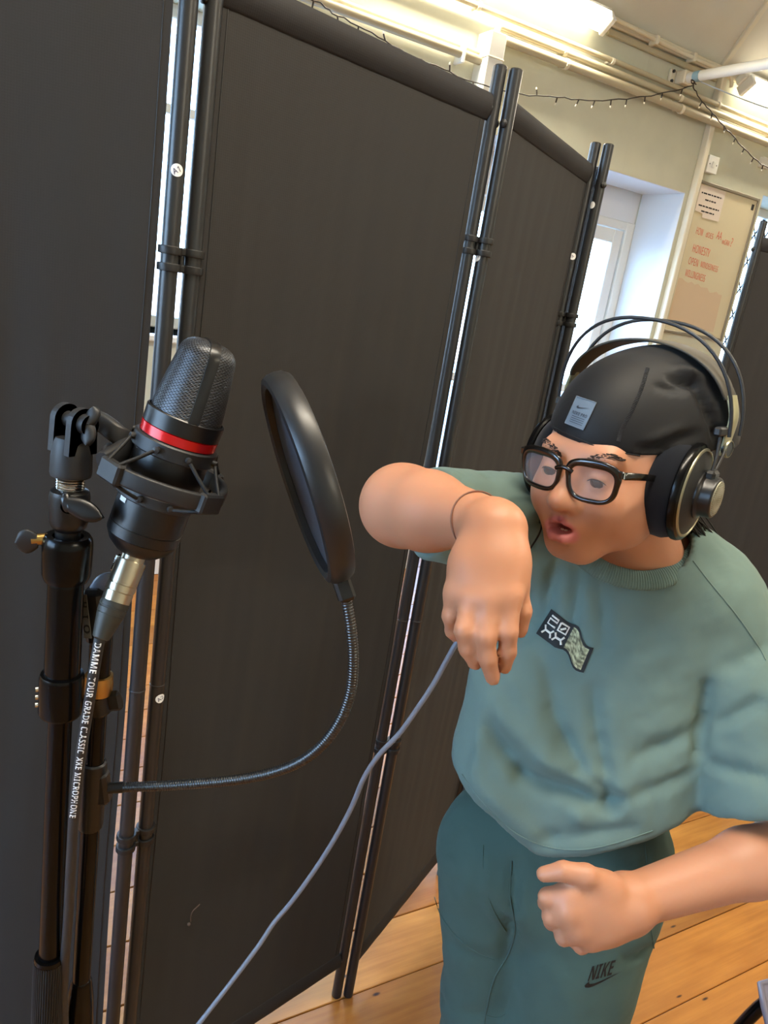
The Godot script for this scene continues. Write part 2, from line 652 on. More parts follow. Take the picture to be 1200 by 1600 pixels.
func window(num: int, o: Array, lattice: bool) -> void:
	var z := WALL_Z - 0.34
	var b := MB.new()
	var fr := 0.055
	bx(b, o[0], o[0] + fr, o[2], o[3], z - 0.04, z + 0.04, 0.004)
	bx(b, o[1] - fr, o[1], o[2], o[3], z - 0.04, z + 0.04, 0.004)
	bx(b, o[0] + fr, o[1] - fr, o[2], o[2] + fr, z - 0.04, z + 0.04, 0.004)
	bx(b, o[0] + fr, o[1] - fr, o[3] - fr, o[3], z - 0.04, z + 0.04, 0.004)
	var wn := obj("window_%d" % num, b, M.white_paint)
	struct(wn)
	b = MB.new()
	bx(b, o[0] - 0.02, o[1] + 0.02, o[2] - 0.03, o[2], WALL_Z - 0.36, WALL_Z + 0.05, 0.006)
	obj("sill", b, M.white_paint, wn)
	if lattice:
		var step := 0.115
		var n := int((o[1] - o[0]) / step)
		for d in [-1.0, 1.0]:
			var hgt: float = o[3] - o[2]
			var s := -hgt * 0.62
			while s < (o[1] - o[0]) + hgt * 0.62:
				# a lead came leaning left or right, clipped to the frame
				var pts := []
				for q in 2:
					pts.append(Vector2(s + (q * hgt * 0.62 if d > 0.0 else hgt * 0.62 - q * hgt * 0.62), q * hgt))
				var a: Vector2 = pts[0]
				var e: Vector2 = pts[1]
				var wd: float = o[1] - o[0]
				var t0 := 0.0
				var t1 := 1.0
				var dx := e.x - a.x
				for lim in [0.0, wd]:
					var t: float = (lim - a.x) / dx
					if (dx > 0.0) == (lim == 0.0):
						t0 = maxf(t0, t)
					else:
						t1 = minf(t1, t)
				if t1 - t0 > 0.02:
					var p := a.lerp(e, t0)
					var q2 := a.lerp(e, t1)
					b = MB.new()
					var v := Vector3(q2.x - p.x, q2.y - p.y, 0)
					var f := Basis(Vector3.FORWARD.cross(v.normalized()), v.normalized(), Vector3.FORWARD)
					rbox(b, Transform3D(f, Vector3(o[0] + (p.x + q2.x) * 0.5, o[2] + (p.y + q2.y) * 0.5, z)), Vector3(0.011, v.length(), 0.008 if d > 0.0 else 0.006), 0.002)
					obj("lead_came", b, M.lead, wn)
				s += step
	else:
		var mid: float = (o[0] + o[1]) * 0.5
		for q in [[mid - 0.03, mid + 0.03, o[2] + fr, o[3] - fr], [o[0] + fr, mid - 0.03, o[3] - 0.42, o[3] - 0.38], [mid + 0.03, o[1] - fr, o[3] - 0.42, o[3] - 0.38]]:
			b = MB.new()
			bx(b, q[0], q[1], q[2], q[3], z - 0.022, z + 0.022, 0.004)
			obj("glazing_bar", b, M.white_paint, wn)
	b = MB.new()
	bx(b, o[0] + fr, o[1] - fr, o[2] + fr, o[3] - fr, z - 0.004, z - 0.001, 0.0003)
	obj("pane", b, M.glass, wn)

func other_window(num: int, base: Vector3, dir: Vector3, o: Array) -> void:
	var b := MB.new()
	var nrm := dir.cross(Vector3.UP)
	var f := Basis(dir, Vector3.UP, nrm)
	var part := func(mb: MB, u0: float, u1: float, y0: float, y1: float, th: float) -> void:
		rbox(mb, Transform3D(f, base + dir * (u0 + u1) * 0.5 + Vector3(0, (y0 + y1) * 0.5, 0)), Vector3(u1 - u0, y1 - y0, th), 0.004)
	var fr := 0.06
	part.call(b, o[0], o[0] + fr, o[2], o[3], 0.08)
	part.call(b, o[1] - fr, o[1], o[2], o[3], 0.08)
	part.call(b, o[0] + fr, o[1] - fr, o[2], o[2] + fr, 0.08)
	part.call(b, o[0] + fr, o[1] - fr, o[3] - fr, o[3], 0.08)
	var wn := obj("window_%d" % num, b, M.white_paint)
	struct(wn)
	b = MB.new()
	var mid: float = (o[0] + o[1]) * 0.5
	part.call(b, mid - 0.025, mid + 0.025, o[2] + fr, o[3] - fr, 0.05)
	obj("glazing_bars", b, M.white_paint, wn)
	b = MB.new()
	part.call(b, o[0] + fr, o[1] - fr, o[2] + fr, o[3] - fr, 0.003)
	obj("pane", b, M.glass, wn)

func glazed_door(o: Array) -> void:
	var z := WALL_Z - 0.36
	var b := MB.new()
	# fixed frame with a lowered head
	bx(b, o[0], o[0] + 0.07, 0, 2.09, z - 0.05, z + 0.03, 0.005)
	bx(b, o[1] - 0.07, o[1], 0, 2.09, z - 0.05, z + 0.03, 0.005)
	bx(b, o[0] + 0.07, o[1] - 0.07, 2.04, 2.09, z - 0.05, z + 0.03, 0.005)
	var dr := obj("door_1", b, M.white_paint)
	struct(dr)
	b = MB.new()      # white lining of the recess
	bx(b, o[1] - 0.004, o[1], 0.0, o[3], z + 0.03, WALL_Z - 0.001, 0.001)
	bx(b, o[0], o[0] + 0.004, 0.0, o[3], z + 0.03, WALL_Z - 0.001, 0.001)
	bx(b, o[0] + 0.004, o[1] - 0.004, o[3] - 0.004, o[3], z + 0.03, WALL_Z - 0.001, 0.001)
	obj("recess_lining", b, M.reveal, dr)
	b = MB.new()
	bx(b, o[0], o[1], 2.09, o[3], z - 0.06, z + 0.02, 0.002)
	obj("panel_over_door", b, M.reveal, dr)
	var mid: float = (o[0] + o[1]) * 0.5
	for s in [[o[0] + 0.075, mid - 0.003], [mid + 0.003, o[1] - 0.075]]:
		b = MB.new()
		var a: float = s[0]
		var e: float = s[1]
		bx(b, a, a + 0.075, 0.01, 2.035, z - 0.03, z + 0.015, 0.004)
		bx(b, e - 0.075, e, 0.01, 2.035, z - 0.03, z + 0.015, 0.004)
		bx(b, a + 0.075, e - 0.075, 1.955, 2.035, z - 0.03, z + 0.015, 0.004)
		bx(b, a + 0.075, e - 0.075, 0.01, 0.22, z - 0.03, z + 0.015, 0.004)
		bx(b, a + 0.075, e - 0.075, 1.0, 1.05, z - 0.025, z + 0.01, 0.004)
		var leaf := obj("door_leaf", b, M.white_paint, dr)
		b = MB.new()
		bx(b, a + 0.075, e - 0.075, 0.22, 1.955, z - 0.009, z - 0.006, 0.0003)
		obj("pane", b, M.glass, leaf)
	b = MB.new()
	bx(b, mid + 0.02, mid + 0.05, 0.95, 1.12, z + 0.015, z + 0.022, 0.002)
	tube(b, PackedVector3Array([Vector3(mid + 0.035, 1.06, z + 0.02), Vector3(mid + 0.035, 1.06, z + 0.06), Vector3(mid + 0.05, 1.06, z + 0.066), Vector3(mid + 0.15, 1.06, z + 0.066)]), 0.008, 10)
	obj("handle", b, M.plastic_black, dr)

# ------------------------------------------------------------------ lamps on the slope
func build_luminaires() -> void:
	var tube_glow := mat(Color(1, 1, 1), 0.5)
	tube_glow.emission_enabled = true
	tube_glow.emission = Color(1.0, 0.95, 0.86)
	tube_glow.emission_energy_multiplier = 7.0
	M.lamp = tube_glow
	luminaire(1.5, 2.94, WALL_Z, 1.0, "white fluorescent batten lamp on the ceiling edge above the glazed door")
	luminaire(4.0, 5.45, WALL_Z, 1.0, "white fluorescent batten lamp on the ceiling edge above the whiteboard")
	luminaire(-1.3, 0.15, WALL_Z, 1.0, "white fluorescent batten lamp on the ceiling edge above the plain wide window")
	luminaire(1.55, 3.0, Z1, -1.0, "white fluorescent batten lamp opposite the glazed door")
	luminaire(-0.35, 1.1, -0.3, 0.0, "white fluorescent batten lamp hung on rods above the microphone stand")
	luminaire(2.0, 3.45, -0.3, 0.0, "white fluorescent batten lamp hung on rods between the person and the whiteboard wall")

func luminaire(x0: float, x1: float, wz: float, s: float, label: String) -> void:
	var y := EAVE - 0.06 if s != 0.0 else 2.98
	var z := wz + s * 0.085
	var t := thing("fluorescent_lamp", Vector3((x0 + x1) * 0.5, y, z), label, "lamp")
	# the batten lies under the slope, its face turned down into the room
	var dn := Vector3(0, -0.80, s * 0.6).normalized()      # s = 0: on the flat ceiling
	var f := Basis(Vector3.RIGHT, -dn, Vector3.RIGHT.cross(-dn))
	var o := Vector3((x0 + x1) * 0.5, y, z)
	var b := MB.new()
	rbox(b, Transform3D(f, o - dn * 0.03), Vector3(x1 - x0, 0.05, 0.07), 0.006)
	obj("batten", b, M.white_paint, t)
	for e in [x0 + 0.03, x1 - 0.03]:
		b = MB.new()
		rbox(b, Transform3D(f, Vector3(e, y, z) + dn * 0.018), Vector3(0.028, 0.06, 0.10), 0.004)
		obj("tube_holder", b, M.white_paint, t)
	b = MB.new()
	# a deep opal diffuser, rounded below
	var rows := []
	for i in 13:
		var a := PI * i / 12.0
		var r := PackedVector3Array()
		for e in [x0 + 0.045, x1 - 0.045]:
			r.append(Vector3(e, 0, 0) + Vector3(0, o.y, o.z) + f.z * cos(a) * 0.055 + dn * (0.004 + sin(a) * 0.042))
		rows.append(r)
	grid(b, rows)
	obj("lamp_diffuser", b, M.lamp, t)
	if s == 0.0:
		for e in [x0 + 0.25, x1 - 0.25]:
			b = MB.new()
			tube(b, PackedVector3Array([Vector3(e, y + 0.05, z), Vector3(e, RIDGE, z)]), 0.006, 8)
			obj("hanging_rod", b, M.white_paint, t)
	var l := AreaLight3D.new()
	l.name = "lamp_light"
	l.area_size = Vector2(x1 - x0 - 0.1, 0.1)
	l.light_color = Color(1.0, 0.95, 0.86)
	l.light_energy = LAMP if s != 0.0 else 4.6
	l.area_range = 14.0
	l.shadow_enabled = true
	var q := o + dn * 0.052
	l.transform = Transform3D(Basis(Vector3.RIGHT, Vector3.RIGHT.cross(dn) * 1.0, -dn).orthonormalized(), q - o)
	t.add_child(l)

const LAMP := 3.6

# ------------------------------------------------------------------ on the wall
func build_wall_fittings() -> void:
	var z := WALL_Z
	# heating pipes
	var pipes := [["brown bracketed heating pipe, lowest of the three along the wall", 2.655, 2.32, 5.9, 0.021], ["painted heating pipe, middle one of the three along the wall", 2.705, 2.30, 5.9, 0.016], ["painted conduit pipe, uppermost of the three above the whiteboard", 2.748, 0.9, 5.9, 0.013]]
	pipes[0][0] = "thick painted heating pipe, lowest of the three along the wall"
	for q in pipes:
		var o: Vector3 = Vector3(q[2], q[1], z)
		var t := thing("heating_pipe", o, q[0], "pipe")
		var b := MB.new()
		var pz: float = z + 0.035 + q[4]
		var pts := PackedVector3Array([Vector3(q[2], q[1], pz), Vector3(3.2, q[1] + 0.004, pz), Vector3(4.0, q[1], pz), Vector3(q[3], q[1], pz)])
		if q[4] < 0.02 and q[2] > 2.0:
			pts = PackedVector3Array([Vector3(2.3, 2.66, pz), Vector3(2.3, 2.685, pz), Vector3(2.306, 2.70, pz), Vector3(2.32, 2.705, pz), Vector3(4.0, 2.705, pz), Vector3(5.9, 2.705, pz)])
		tube(b, pts, q[4], 14)
		obj("pipe_run", b, M.pipe, t)
		var x: float = q[2] + 0.42
		while x < q[3]:
			b = MB.new()
			tube(b, PackedVector3Array([Vector3(x, q[1], z), Vector3(x, q[1], pz)]), 0.007, 8)
			tube(b, PackedVector3Array([Vector3(x - 0.009, q[1], pz), Vector3(x + 0.009, q[1], pz)]), q[4] + 0.004, 14)
			obj("pipe_clip", b, M.cream, t)
			x += 0.86
	# low pipe left of the boxed corner
	var t := thing("heating_pipe", Vector3(-0.6, 2.54, z), "cream painted pipe ending at the white boxed column", "pipe")
	var b := MB.new()
	tube(b, PackedVector3Array([Vector3(-0.6, 2.54, z + 0.05), Vector3(2.235, 2.54, z + 0.05)]), 0.02, 14)
	obj("pipe_run", b, M.pipe, t)
	b = MB.new()
	tube(b, PackedVector3Array([Vector3(-0.6, 2.575, z + 0.03), Vector3(2.235, 2.575, z + 0.03)]), 0.011, 12)
	obj("upper_pipe", b, M.cream, t)
	for x in [0.1, 1.1, 2.13]:
		b = MB.new()
		rbox(b, Transform3D(Basis.IDENTITY, Vector3(x, 2.55, z + 0.037)), Vector3(0.018, 0.10, 0.075), 0.004)
		obj("pipe_clip", b, M.white_paint, t)
	# boxed column
	t = thing("pipe_casing", Vector3(2.275, 0, z), "tall white boxed casing standing against the wall beside the pipes", "pipe casing")
	b = MB.new()
	bx(b, 2.235, 2.325, 0.0, 2.66, z, z + 0.11, 0.004)
	obj("casing", b, M.white_paint, t)
	b = MB.new()
	bx(b, 2.232, 2.328, 2.55, 2.556, z, z + 0.113, 0.001)
	obj("joint_strip", b, M.cream, t)
	# conduit along the eave to the upright casing
	t = thing("cable_trunking", Vector3(3.0, EAVE - 0.05, z), "thin cream cable trunking from the lamp end to the wall corner strip", "trunking")
	b = MB.new()
	tube(b, smooth_path(PackedVector3Array([Vector3(2.96, EAVE - 0.03, z + 0.075), Vector3(3.3, EAVE - 0.035, z + 0.06), Vector3(3.55, EAVE - 0.04, z + 0.06), Vector3(3.86, EAVE - 0.04, z + 0.06), Vector3(3.93, EAVE - 0.06, z + 0.06), Vector3(3.95, EAVE - 0.10, z + 0.06)]), 5), 0.010, 10)
	obj("conduit", b, M.cream, t)
	b = MB.new()
	bx(b, 3.0, 3.87, EAVE - 0.085, EAVE - 0.055, z, z + 0.022, 0.004)
	obj("flat_trunking", b, M.pipe, t)
	for x in [3.3, 3.6]:
		b = MB.new()
		bx(b, x - 0.012, x + 0.012, EAVE - 0.06, EAVE - 0.015, z + 0.02, z + 0.074, 0.003)
		obj("clip", b, M.cream, t)
	# tie rod across the room
	t = thing("tie_rod", Vector3(3.57, 2.80, z), "long white round tie bar crossing the room from the wall bracket", "tie bar")
	b = MB.new()
	tube(b, PackedVector3Array([Vector3(3.57, 2.80, z + 0.03), Vector3(3.57, 2.80, Z1 - 0.02)]), 0.026, 18)
	obj("bar", b, M.white_paint, t)
	b = MB.new()
	bx(b, 3.50, 3.64, 2.768, 2.84, z, z + 0.02, 0.004)
	bx(b, 3.535, 3.605, 2.768, 2.835, z + 0.02, z + 0.09, 0.006)
	obj("bracket", b, M.cream, t)
	for q in [Vector2(3.515, 2.828), Vector2(3.625, 2.78), Vector2(3.515, 2.78), Vector2(3.625, 2.828)]:
		b = MB.new()
		lathe(b, Vector3(q.x, q.y, z + 0.02), Vector3(0, 0, 1), [[0.009, 0.0], [0.009, 0.008], [0.0, 0.009]], 6)
		obj("bolt", b, M.lead, t)
	b = MB.new()
	tube(b, PackedVector3Array([Vector3(3.57, 2.80, z + 0.13), Vector3(3.57, 2.80, z + 0.17)]), 0.0275, 18)
	obj("tape", b, mat(Color(0.55, 0.68, 0.74), 0.5), t)
	# thin line from the bracket
	b = MB.new()
	tube(b, smooth_path(PackedVector3Array([Vector3(3.59, 2.776, z + 0.16), Vector3(3.9, 2.725, z + 0.3), Vector3(4.4, 2.72, z + 0.4), Vector3(5.6, 2.73, z + 0.5)]), 6), 0.0035, 6)
	tag(obj("hanging_line", b, mat(Color(0.70, 0.76, 0.82), 0.5)), "thin pale blue line running from the tie bar bracket", "line")
	# light switch
	t = thing("light_switch", Vector3(3.99, 2.45, z), "white surface-mounted light switch on the wall above the whiteboard", "light switch")
	b = MB.new()
	bx(b, 3.945, 4.035, 2.405, 2.495, z, z + 0.03, 0.004)
	obj("back_box", b, M.white_paint, t)
	b = MB.new()
	bx(b, 3.943, 4.037, 2.403, 2.497, z + 0.03, z + 0.038, 0.003)
	var sp := obj("plate", b, M.white_paint, t)
	b = MB.new()
	rbox(b, Transform3D(Basis(Vector3.RIGHT, 0.12), Vector3(3.99, 2.45, z + 0.04)), Vector3(0.022, 0.034, 0.008), 0.002)
	obj("rocker", b, M.white_paint, sp)
	for x in [3.96, 4.02]:
		b = MB.new()
		lathe(b, Vector3(x, 2.45, z + 0.037), Vector3(0, 0, 1), [[0.004, 0.0], [0.0035, 0.002], [0.0, 0.002]], 10)
		obj("screw", b, M.lead, sp)
	whiteboard()
	fairy_lights()
	# small wall hook by the lights
	t = thing("junction_box", Vector3(4.46, 2.56, z), "small white junction box on the wall above the lattice window", "junction box")
	b = MB.new()
	bx(b, 4.43, 4.50, 2.53, 2.59, z, z + 0.03, 0.004)
	obj("cover", b, M.white_paint, t)
	b = MB.new()
	tube(b, PackedVector3Array([Vector3(4.50, 2.555, z + 0.012), Vector3(5.9, 2.555, z + 0.012)]), 0.010, 10)
	obj("cable_conduit", b, M.cream, t)

func whiteboard() -> void:
	var z := WALL_Z
	var x0 := 3.945
	var x1 := 4.50
	var y0 := 1.485
	var y1 := 2.345
	var t := thing("whiteboard", Vector3((x0 + x1) * 0.5, y0, z), "portrait whiteboard in a grey frame with red handwriting, fixed to the wall", "whiteboard")
	var b := MB.new()
	bx(b, x0, x1, y0, y1, z + 0.004, z + 0.016, 0.001)
	obj("board", b, mat(Color(0.80, 0.755, 0.63), 0.28), t)
	b = MB.new()
	var f := 0.014
	bx(b, x0 - f, x0 + 0.004, y0 - f, y1 + f, z, z + 0.024, 0.003)
	bx(b, x1 - 0.004, x1 + f, y0 - f, y1 + f, z, z + 0.024, 0.003)
	bx(b, x0, x1, y0 - f, y0 + 0.004, z, z + 0.024, 0.003)
	bx(b, x0, x1, y1 - 0.004, y1 + f, z, z + 0.024, 0.003)
	obj("frame", b, mat(Color(0.50, 0.47, 0.41), 0.4, 0.3), t)
	# wiped pink smear of old marker over the lower part
	var sm := MB.new()
	var outline := PackedVector2Array()
	var r := RandomNumberGenerator.new()
	r.seed = 3
	for i in 15:
		outline.append(Vector2(lerpf(x0 + 0.02, x1 - 0.10, i / 14.0), 1.80 - 0.05 * i / 14.0 + r.randf_range(-0.012, 0.012)))
	for i in 9:
		outline.append(Vector2(lerpf(x1 - 0.08, x0 + 0.02, i / 8.0) + r.randf_range(-0.01, 0.01), y0 + 0.03 + r.randf_range(0, 0.03)))
	prism(sm, Transform3D(Basis.IDENTITY, Vector3(0, 0, z + 0.016)), outline, 0.0003)
	obj("marker_smear", sm, mat(Color(0.79, 0.695, 0.58), 0.4), t)
	var ink := mat(Color(0.83, 0.36, 0.29), 0.5)
	b = MB.new()
	var lines := [["How", 4.012, 2.085, 0.040, 0.066], ["does", 4.106, 2.078, 0.030, 0.070], ["AA", 4.205, 2.092, 0.045, 0.050], ["work", 4.268, 2.064, 0.030, 0.076], ["?", 4.352, 2.072, 0.050, 0.016], ["Honesty", 4.020, 1.985, 0.045, 0.165], ["Open", 4.015, 1.910, 0.042, 0.088], ["Mindedness", 4.128, 1.906, 0.034, 0.170], ["Willingness", 4.012, 1.838, 0.040, 0.190]]      # word, x, y, height, width
	for l in lines:
		var at := Vector2(l[1], l[2])
		var wd: String = l[0].left(1) + l[0].substr(1).to_upper()
		var w := 0.0
		for p in text_tris(wd, l[3])[Mesh.ARRAY_VERTEX]:
			w = maxf(w, p.x)
		letter(b, wd, l[3], func(x, y): return Vector3(at.x + (x + w) / (2.0 * w) * l[4], at.y + y - (x + w) * 0.03, z + 0.0168))
	obj("handwriting", b, ink, t)
	b = MB.new()
	bx(b, x1 - 0.045, x1 - 0.022, y1 - 0.062, y1 - 0.028, z + 0.016, z + 0.018, 0.0005)
	obj("label_mark", b, M.print_black, t)
	# taped notice
	var n := thing("paper_notice", Vector3(4.07, 2.20, z + 0.02), "white printed paper notice taped to the upper corner of the whiteboard", "notice")
	b = MB.new()
	prism(b, Transform3D(Basis.IDENTITY, Vector3(0, 0, z + 0.0175)), PackedVector2Array([Vector2(3.955, 2.335), Vector2(4.185, 2.337), Vector2(4.187, 2.165), Vector2(4.03, 2.163), Vector2(4.028, 2.185), Vector2(3.955, 2.19)]), 0.0006)
	obj("sheet", b, mat(Color(0.84, 0.79, 0.74), 0.6), n)
	b = MB.new()
	for q in [[0.095, 2.295], [0.05, 2.262], [0.095, 2.225], [0.06, 2.197]]:      # lines of print too small to read: bars of word length
		var x: float = 4.07 - q[0]
		var e: float = 4.07 + q[0]
		while x < e:
			var wd := r.randf_range(0.012, 0.034)
			bx(b, x, minf(x + wd, e), q[1] - 0.004, q[1] + 0.004, z + 0.0181, z + 0.0185, 0.0001)
			x += wd + 0.005
	obj("print", b, M.print_black, n).set_meta("kind", "stuff")

func fairy_lights() -> void:
	var z := WALL_Z
	var wire := mat(Color(0.20, 0.18, 0.15), 0.6)
	var bulb := mat(Color(0.93, 0.90, 0.82), 0.2)
	var on_wall := func(px: float, py: float, off: float) -> Vector3:
		var r := cam_basis * Vector3((px - 600.0) / 1200.0, (800.0 - py) / 1200.0, -1.0)
		return EYE + r * ((z + off - EYE.z) / r.z)
	var runs := [
		["string of clear fairy lights sagging along the wall to the tie bar", [[395, -40], [490, 0], [520, 20], [570, 45], [625, 78], [680, 103], [740, 128], [815, 147], [870, 152], [930, 157], [990, 153], [1035, 146], [1082, 134]], 0.16],
		["string of clear fairy lights hanging from the tie bar towards the lattice window", [[1088, 132], [1080, 124], [1084, 136], [1097, 158], [1118, 182], [1140, 207], [1163, 232], [1187, 254], [1200, 262], [1235, 272], [1290, 292]], 0.16]]
	for q in runs:
		var p := PackedVector3Array()
		for c in q[1]:
			p.append(on_wall.call(c[0], c[1], q[2]))
		p = smooth_path(p, 5)
		var t := thing("fairy_lights", p[0], q[0], "fairy lights")
		var r := RandomNumberGenerator.new()
		r.seed = 8
		for i in p.size():
			p[i] += Vector3(r.randf_range(-1, 1), r.randf_range(-1, 1), 0) * 0.004
		var b := MB.new()
		tube(b, p, 0.0032, 6)
		obj("wire", b, wire, t)
		var walk := 0.0
		var side := 1.0
		for i in range(1, p.size()):
			walk += p[i].distance_to(p[i - 1])
			if walk > 0.10:
				walk = 0.0
				side = -side
				var d := (Vector3(r.randf_range(-0.5, 0.3), -1.0 if r.randf() < 0.75 else 0.9, r.randf_range(-0.3, 0.3))).normalized()
				b = MB.new()
				tube(b, PackedVector3Array([p[i], p[i] + d * 0.026]), 0.0038, 7)
				var so := obj("lamp_socket", b, wire, t)
				b = MB.new()
				lathe(b, p[i] + d * 0.026, d, [[0.0035, 0.0], [0.004, 0.005], [0.002, 0.010], [0.0, 0.011]], 8)
				obj("bulb", b, bulb, so)

# ------------------------------------------------------------------ folding screens
const SCREEN_H := 1.80
const TUBE_R := 0.0105

func build_dividers() -> void:
	# feet of the tubes, read from the photograph: left and right tube of each panel
	var p0 := Vector2(-0.215, -1.057)
	var p1a := Vector2(0.2415, -0.9380)
	var p1b := Vector2(0.2708, -0.9470)
	var p2a := Vector2(0.744, -1.067)
	var p2b := Vector2(0.768, -1.059)
	var p3a := Vector2(1.162, -1.288)
	var p3b := Vector2(1.180, -1.270)
	var p4 := Vector2(1.26, -1.74)
	var t := thing("folding_screen", Vector3(0.5, 0, -1.1), "tall black fabric folding screen of four panels standing behind the microphone", "folding screen")
	screen_panel(t, p0, p1a, 0)
	screen_panel(t, p1b, p2a, 1)
	screen_panel(t, p2b, p3a, 2)
	screen_panel(t, p3b, p4, 3)
	for q in [[p1a, p1b, [[290, 408], [215, 1308]]], [p2a, p2b, [[747, 385], [600, 1163]]], [p3a, p3b, [[890, 500], [800, 1150]]]]:
		for c in q[2]:
			var m: Vector2 = (q[0] + q[1]) * 0.5
			hinge_clip(t, q[0], q[1], up_y(c[0], c[1], m.x, m.y))
	# numbered paper dots on the tubes
	dot(t, p1a, up_y(280, 268, p1a.x, p1a.y), "A1", -0.1)
	dot(t, p1b, up_y(243, 1086, p1b.x, p1b.y), "A2", -0.55)
	dot(t, p2b, up_y(762, 405, p2b.x, p2b.y), "", 0.9)
	dot(t, p3a, up_y(900, 402, p3a.x, p3a.y), "A", -0.1)
	dot(t, p3b, up_y(938, 323, p3b.x, p3b.y), "", 0.8)
	# the second screen beyond the person
	var a0 := Vector2(2.02, -1.495)
	var s := thing("folding_screen", Vector3(2.4, 0, -1.3), "black fabric folding screen standing beyond the person, below the lattice window", "folding screen")
	var a1 := a0 + Vector2(0.44, 0.12)
	var a2 := a1 + Vector2(0.02, 0.024)
	var a3 := a2 + Vector2(0.44, -0.14)
	screen_panel(s, a0, a1, 4)
	screen_panel(s, a2, a3, 5)
	for y in [0.62, 1.54]:
		hinge_clip(s, a1, a2, y)

func screen_panel(t: Node3D, a: Vector2, e: Vector2, k: int) -> void:
	var d := (e - a).normalized()
	var w := a.distance_to(e)
	var nn := Vector2(-d.y, d.x)
	if nn.y < 0.0:
		nn = -nn
	var pt := func(u: float, y: float, o: float) -> Vector3:
		return Vector3(a.x + d.x * u + nn.x * o, y, a.y + d.y * u + nn.y * o)
	var top := 1.757
	var bot := 0.085
	# tubes
	for q in [a, e]:
		var b := MB.new()
		lathe(b, Vector3(q.x, 0.0, q.y), Vector3.UP, [[0.0, 0.0], [TUBE_R * 0.9, 0.0], [TUBE_R, 0.002], [TUBE_R, 0.62], [TUBE_R, 1.2], [TUBE_R, SCREEN_H - 0.002], [TUBE_R - 0.002, SCREEN_H], [0.0, SCREEN_H]], 20)
		# the joint ring where two lengths meet
		lathe(b, Vector3(q.x, 0.885, q.y), Vector3.UP, [[TUBE_R, 0.0], [TUBE_R + 0.0005, 0.0007], [TUBE_R + 0.0005, 0.0018], [TUBE_R, 0.0025]], 20)
		var tb := obj("frame_tube", b, M.tube_black, t)
		b = MB.new()
		var sgn := 1.0 if q == a else -1.0
		var at := Vector3(q.x, 1.722, q.y) - Vector3(d.x, 0, d.y) * sgn * TUBE_R
		lathe(b, at, Vector3(-d.x, 0, -d.y) * sgn, [[0.006, -0.001], [0.006, 0.003], [0.003, 0.005], [0.0, 0.005]], 12)
		obj("bolt", b, M.plastic_black, tb)
	# cross bars inside the hems
	for y in [top - 0.018, bot + 0.018]:
		var b := MB.new()
		tube(b, PackedVector3Array([pt.call(0.0, y, 0.0), pt.call(w, y, 0.0)]), 0.007, 10)
		obj("cross_bar", b, M.tube_black, t)
	# cloth, with its slow standing folds; its side edges stay clear of the tubes
	var m0 := TUBE_R - (0.002 if k != 0 else 0.0)
	var m1 := w - TUBE_R - 0.005
	if k == 2:
		m1 = w - TUBE_R - 0.001
	var nu := 48
	var nv := 40
	var fx := FastNoiseLite.new()
	fx.seed = 30 + k
	fx.frequency = 1.0
	var front := []
	var back := []
	for j in nv + 1:
		var y := lerpf(bot, top, float(j) / nv)
		var r1 := PackedVector3Array()
		var r2 := PackedVector3Array()
		for i in nu + 1:
			var s := float(i) / nu
			var hang := sin(PI * j / nv)
			var edge := 0.0018 * sin(y * 9.0 + k) * hang
			var u := lerpf(m0 + edge, m1 + edge, s)
			var o := hang * (0.004 * fx.get_noise_2d(u * 15.0, y * 0.7) + 0.0015 * fx.get_noise_2d(u * 40.0, y * 1.5 + 9.0)) + 0.0005 * fx.get_noise_2d(u * 30.0, y * 30.0)
			# creases where the cloth was once folded
			for c in [1.46, 1.17, 0.80, 0.46]:
				o += 0.0012 * exp(-pow((y - c - 0.01 * fx.get_noise_2d(u * 3.0, c)) / 0.004, 2.0)) * (0.6 + 0.4 * sin(u * 11.0 + c * 20.0))
			r1.append(pt.call(u, y, o + 0.0008))
			r2.append(pt.call(u, y, o - 0.0008))
		front.append(r1)
		back.append(r2)
	var b := MB.new()
	grid(b, front, false)
	grid(b, back, false)
	for rr in [front, back]:
		pass
	var cl := obj("cloth_panel", b, M.screen_cloth, t)
	# hems over the cross bars: a flattened sleeve with a stitched lower edge
	for h in [[top + 0.002, top - 0.036, 1.0], [bot - 0.002, bot + 0.036, -1.0]]:
		b = MB.new()
		var rows := []
		var prof := [[0.0012, 1.0], [0.0022, 0.93], [0.0062, 0.72], [0.0080, 0.45], [0.0068, 0.18], [0.002, 0.0], [-0.002, 0.0], [-0.0068, 0.18], [-0.0080, 0.45], [-0.0062, 0.72], [-0.0022, 0.93], [-0.0012, 1.0]]
		for i in 25:
			var r1 := PackedVector3Array()
			var u := lerpf(m0 - 0.003, m1 + 0.004, i / 24.0)
			var pk := 1.0 + 0.12 * fx.get_noise_2d(u * 60.0, h[2] * 5.0)
			for q in prof:
				r1.append(pt.call(u, lerpf(h[0], h[1], q[1]), q[0] * pk))
			rows.append(r1)
		grid(b, rows, true, true)
		for e2 in [0, 24]:
			b.flat(rows[e2])
		obj("hem", b, M.screen_hem, cl)
	# stitched seams: side edges and the line under the top hem
	for u in [m0 + 0.007, m1 - 0.007]:
		b = MB.new()
		var pp := PackedVector3Array()
		for j in 41:
			var y := lerpf(bot + 0.04, top - 0.036, j / 40.0)
			var i := clampi(int(round((u - m0) / (m1 - m0) * nu)), 0, nu)
			var jj := clampf((y - bot) / (top - bot) * nv, 0.0, nv)
			var q: Vector3 = front[int(jj)][i].lerp(front[mini(int(jj) + 1, nv)][i], fmod(jj, 1.0))
			pp.append(q)
		tube(b, pp, 0.0009, 5)
		obj("side_seam", b, M.plastic_black, cl)

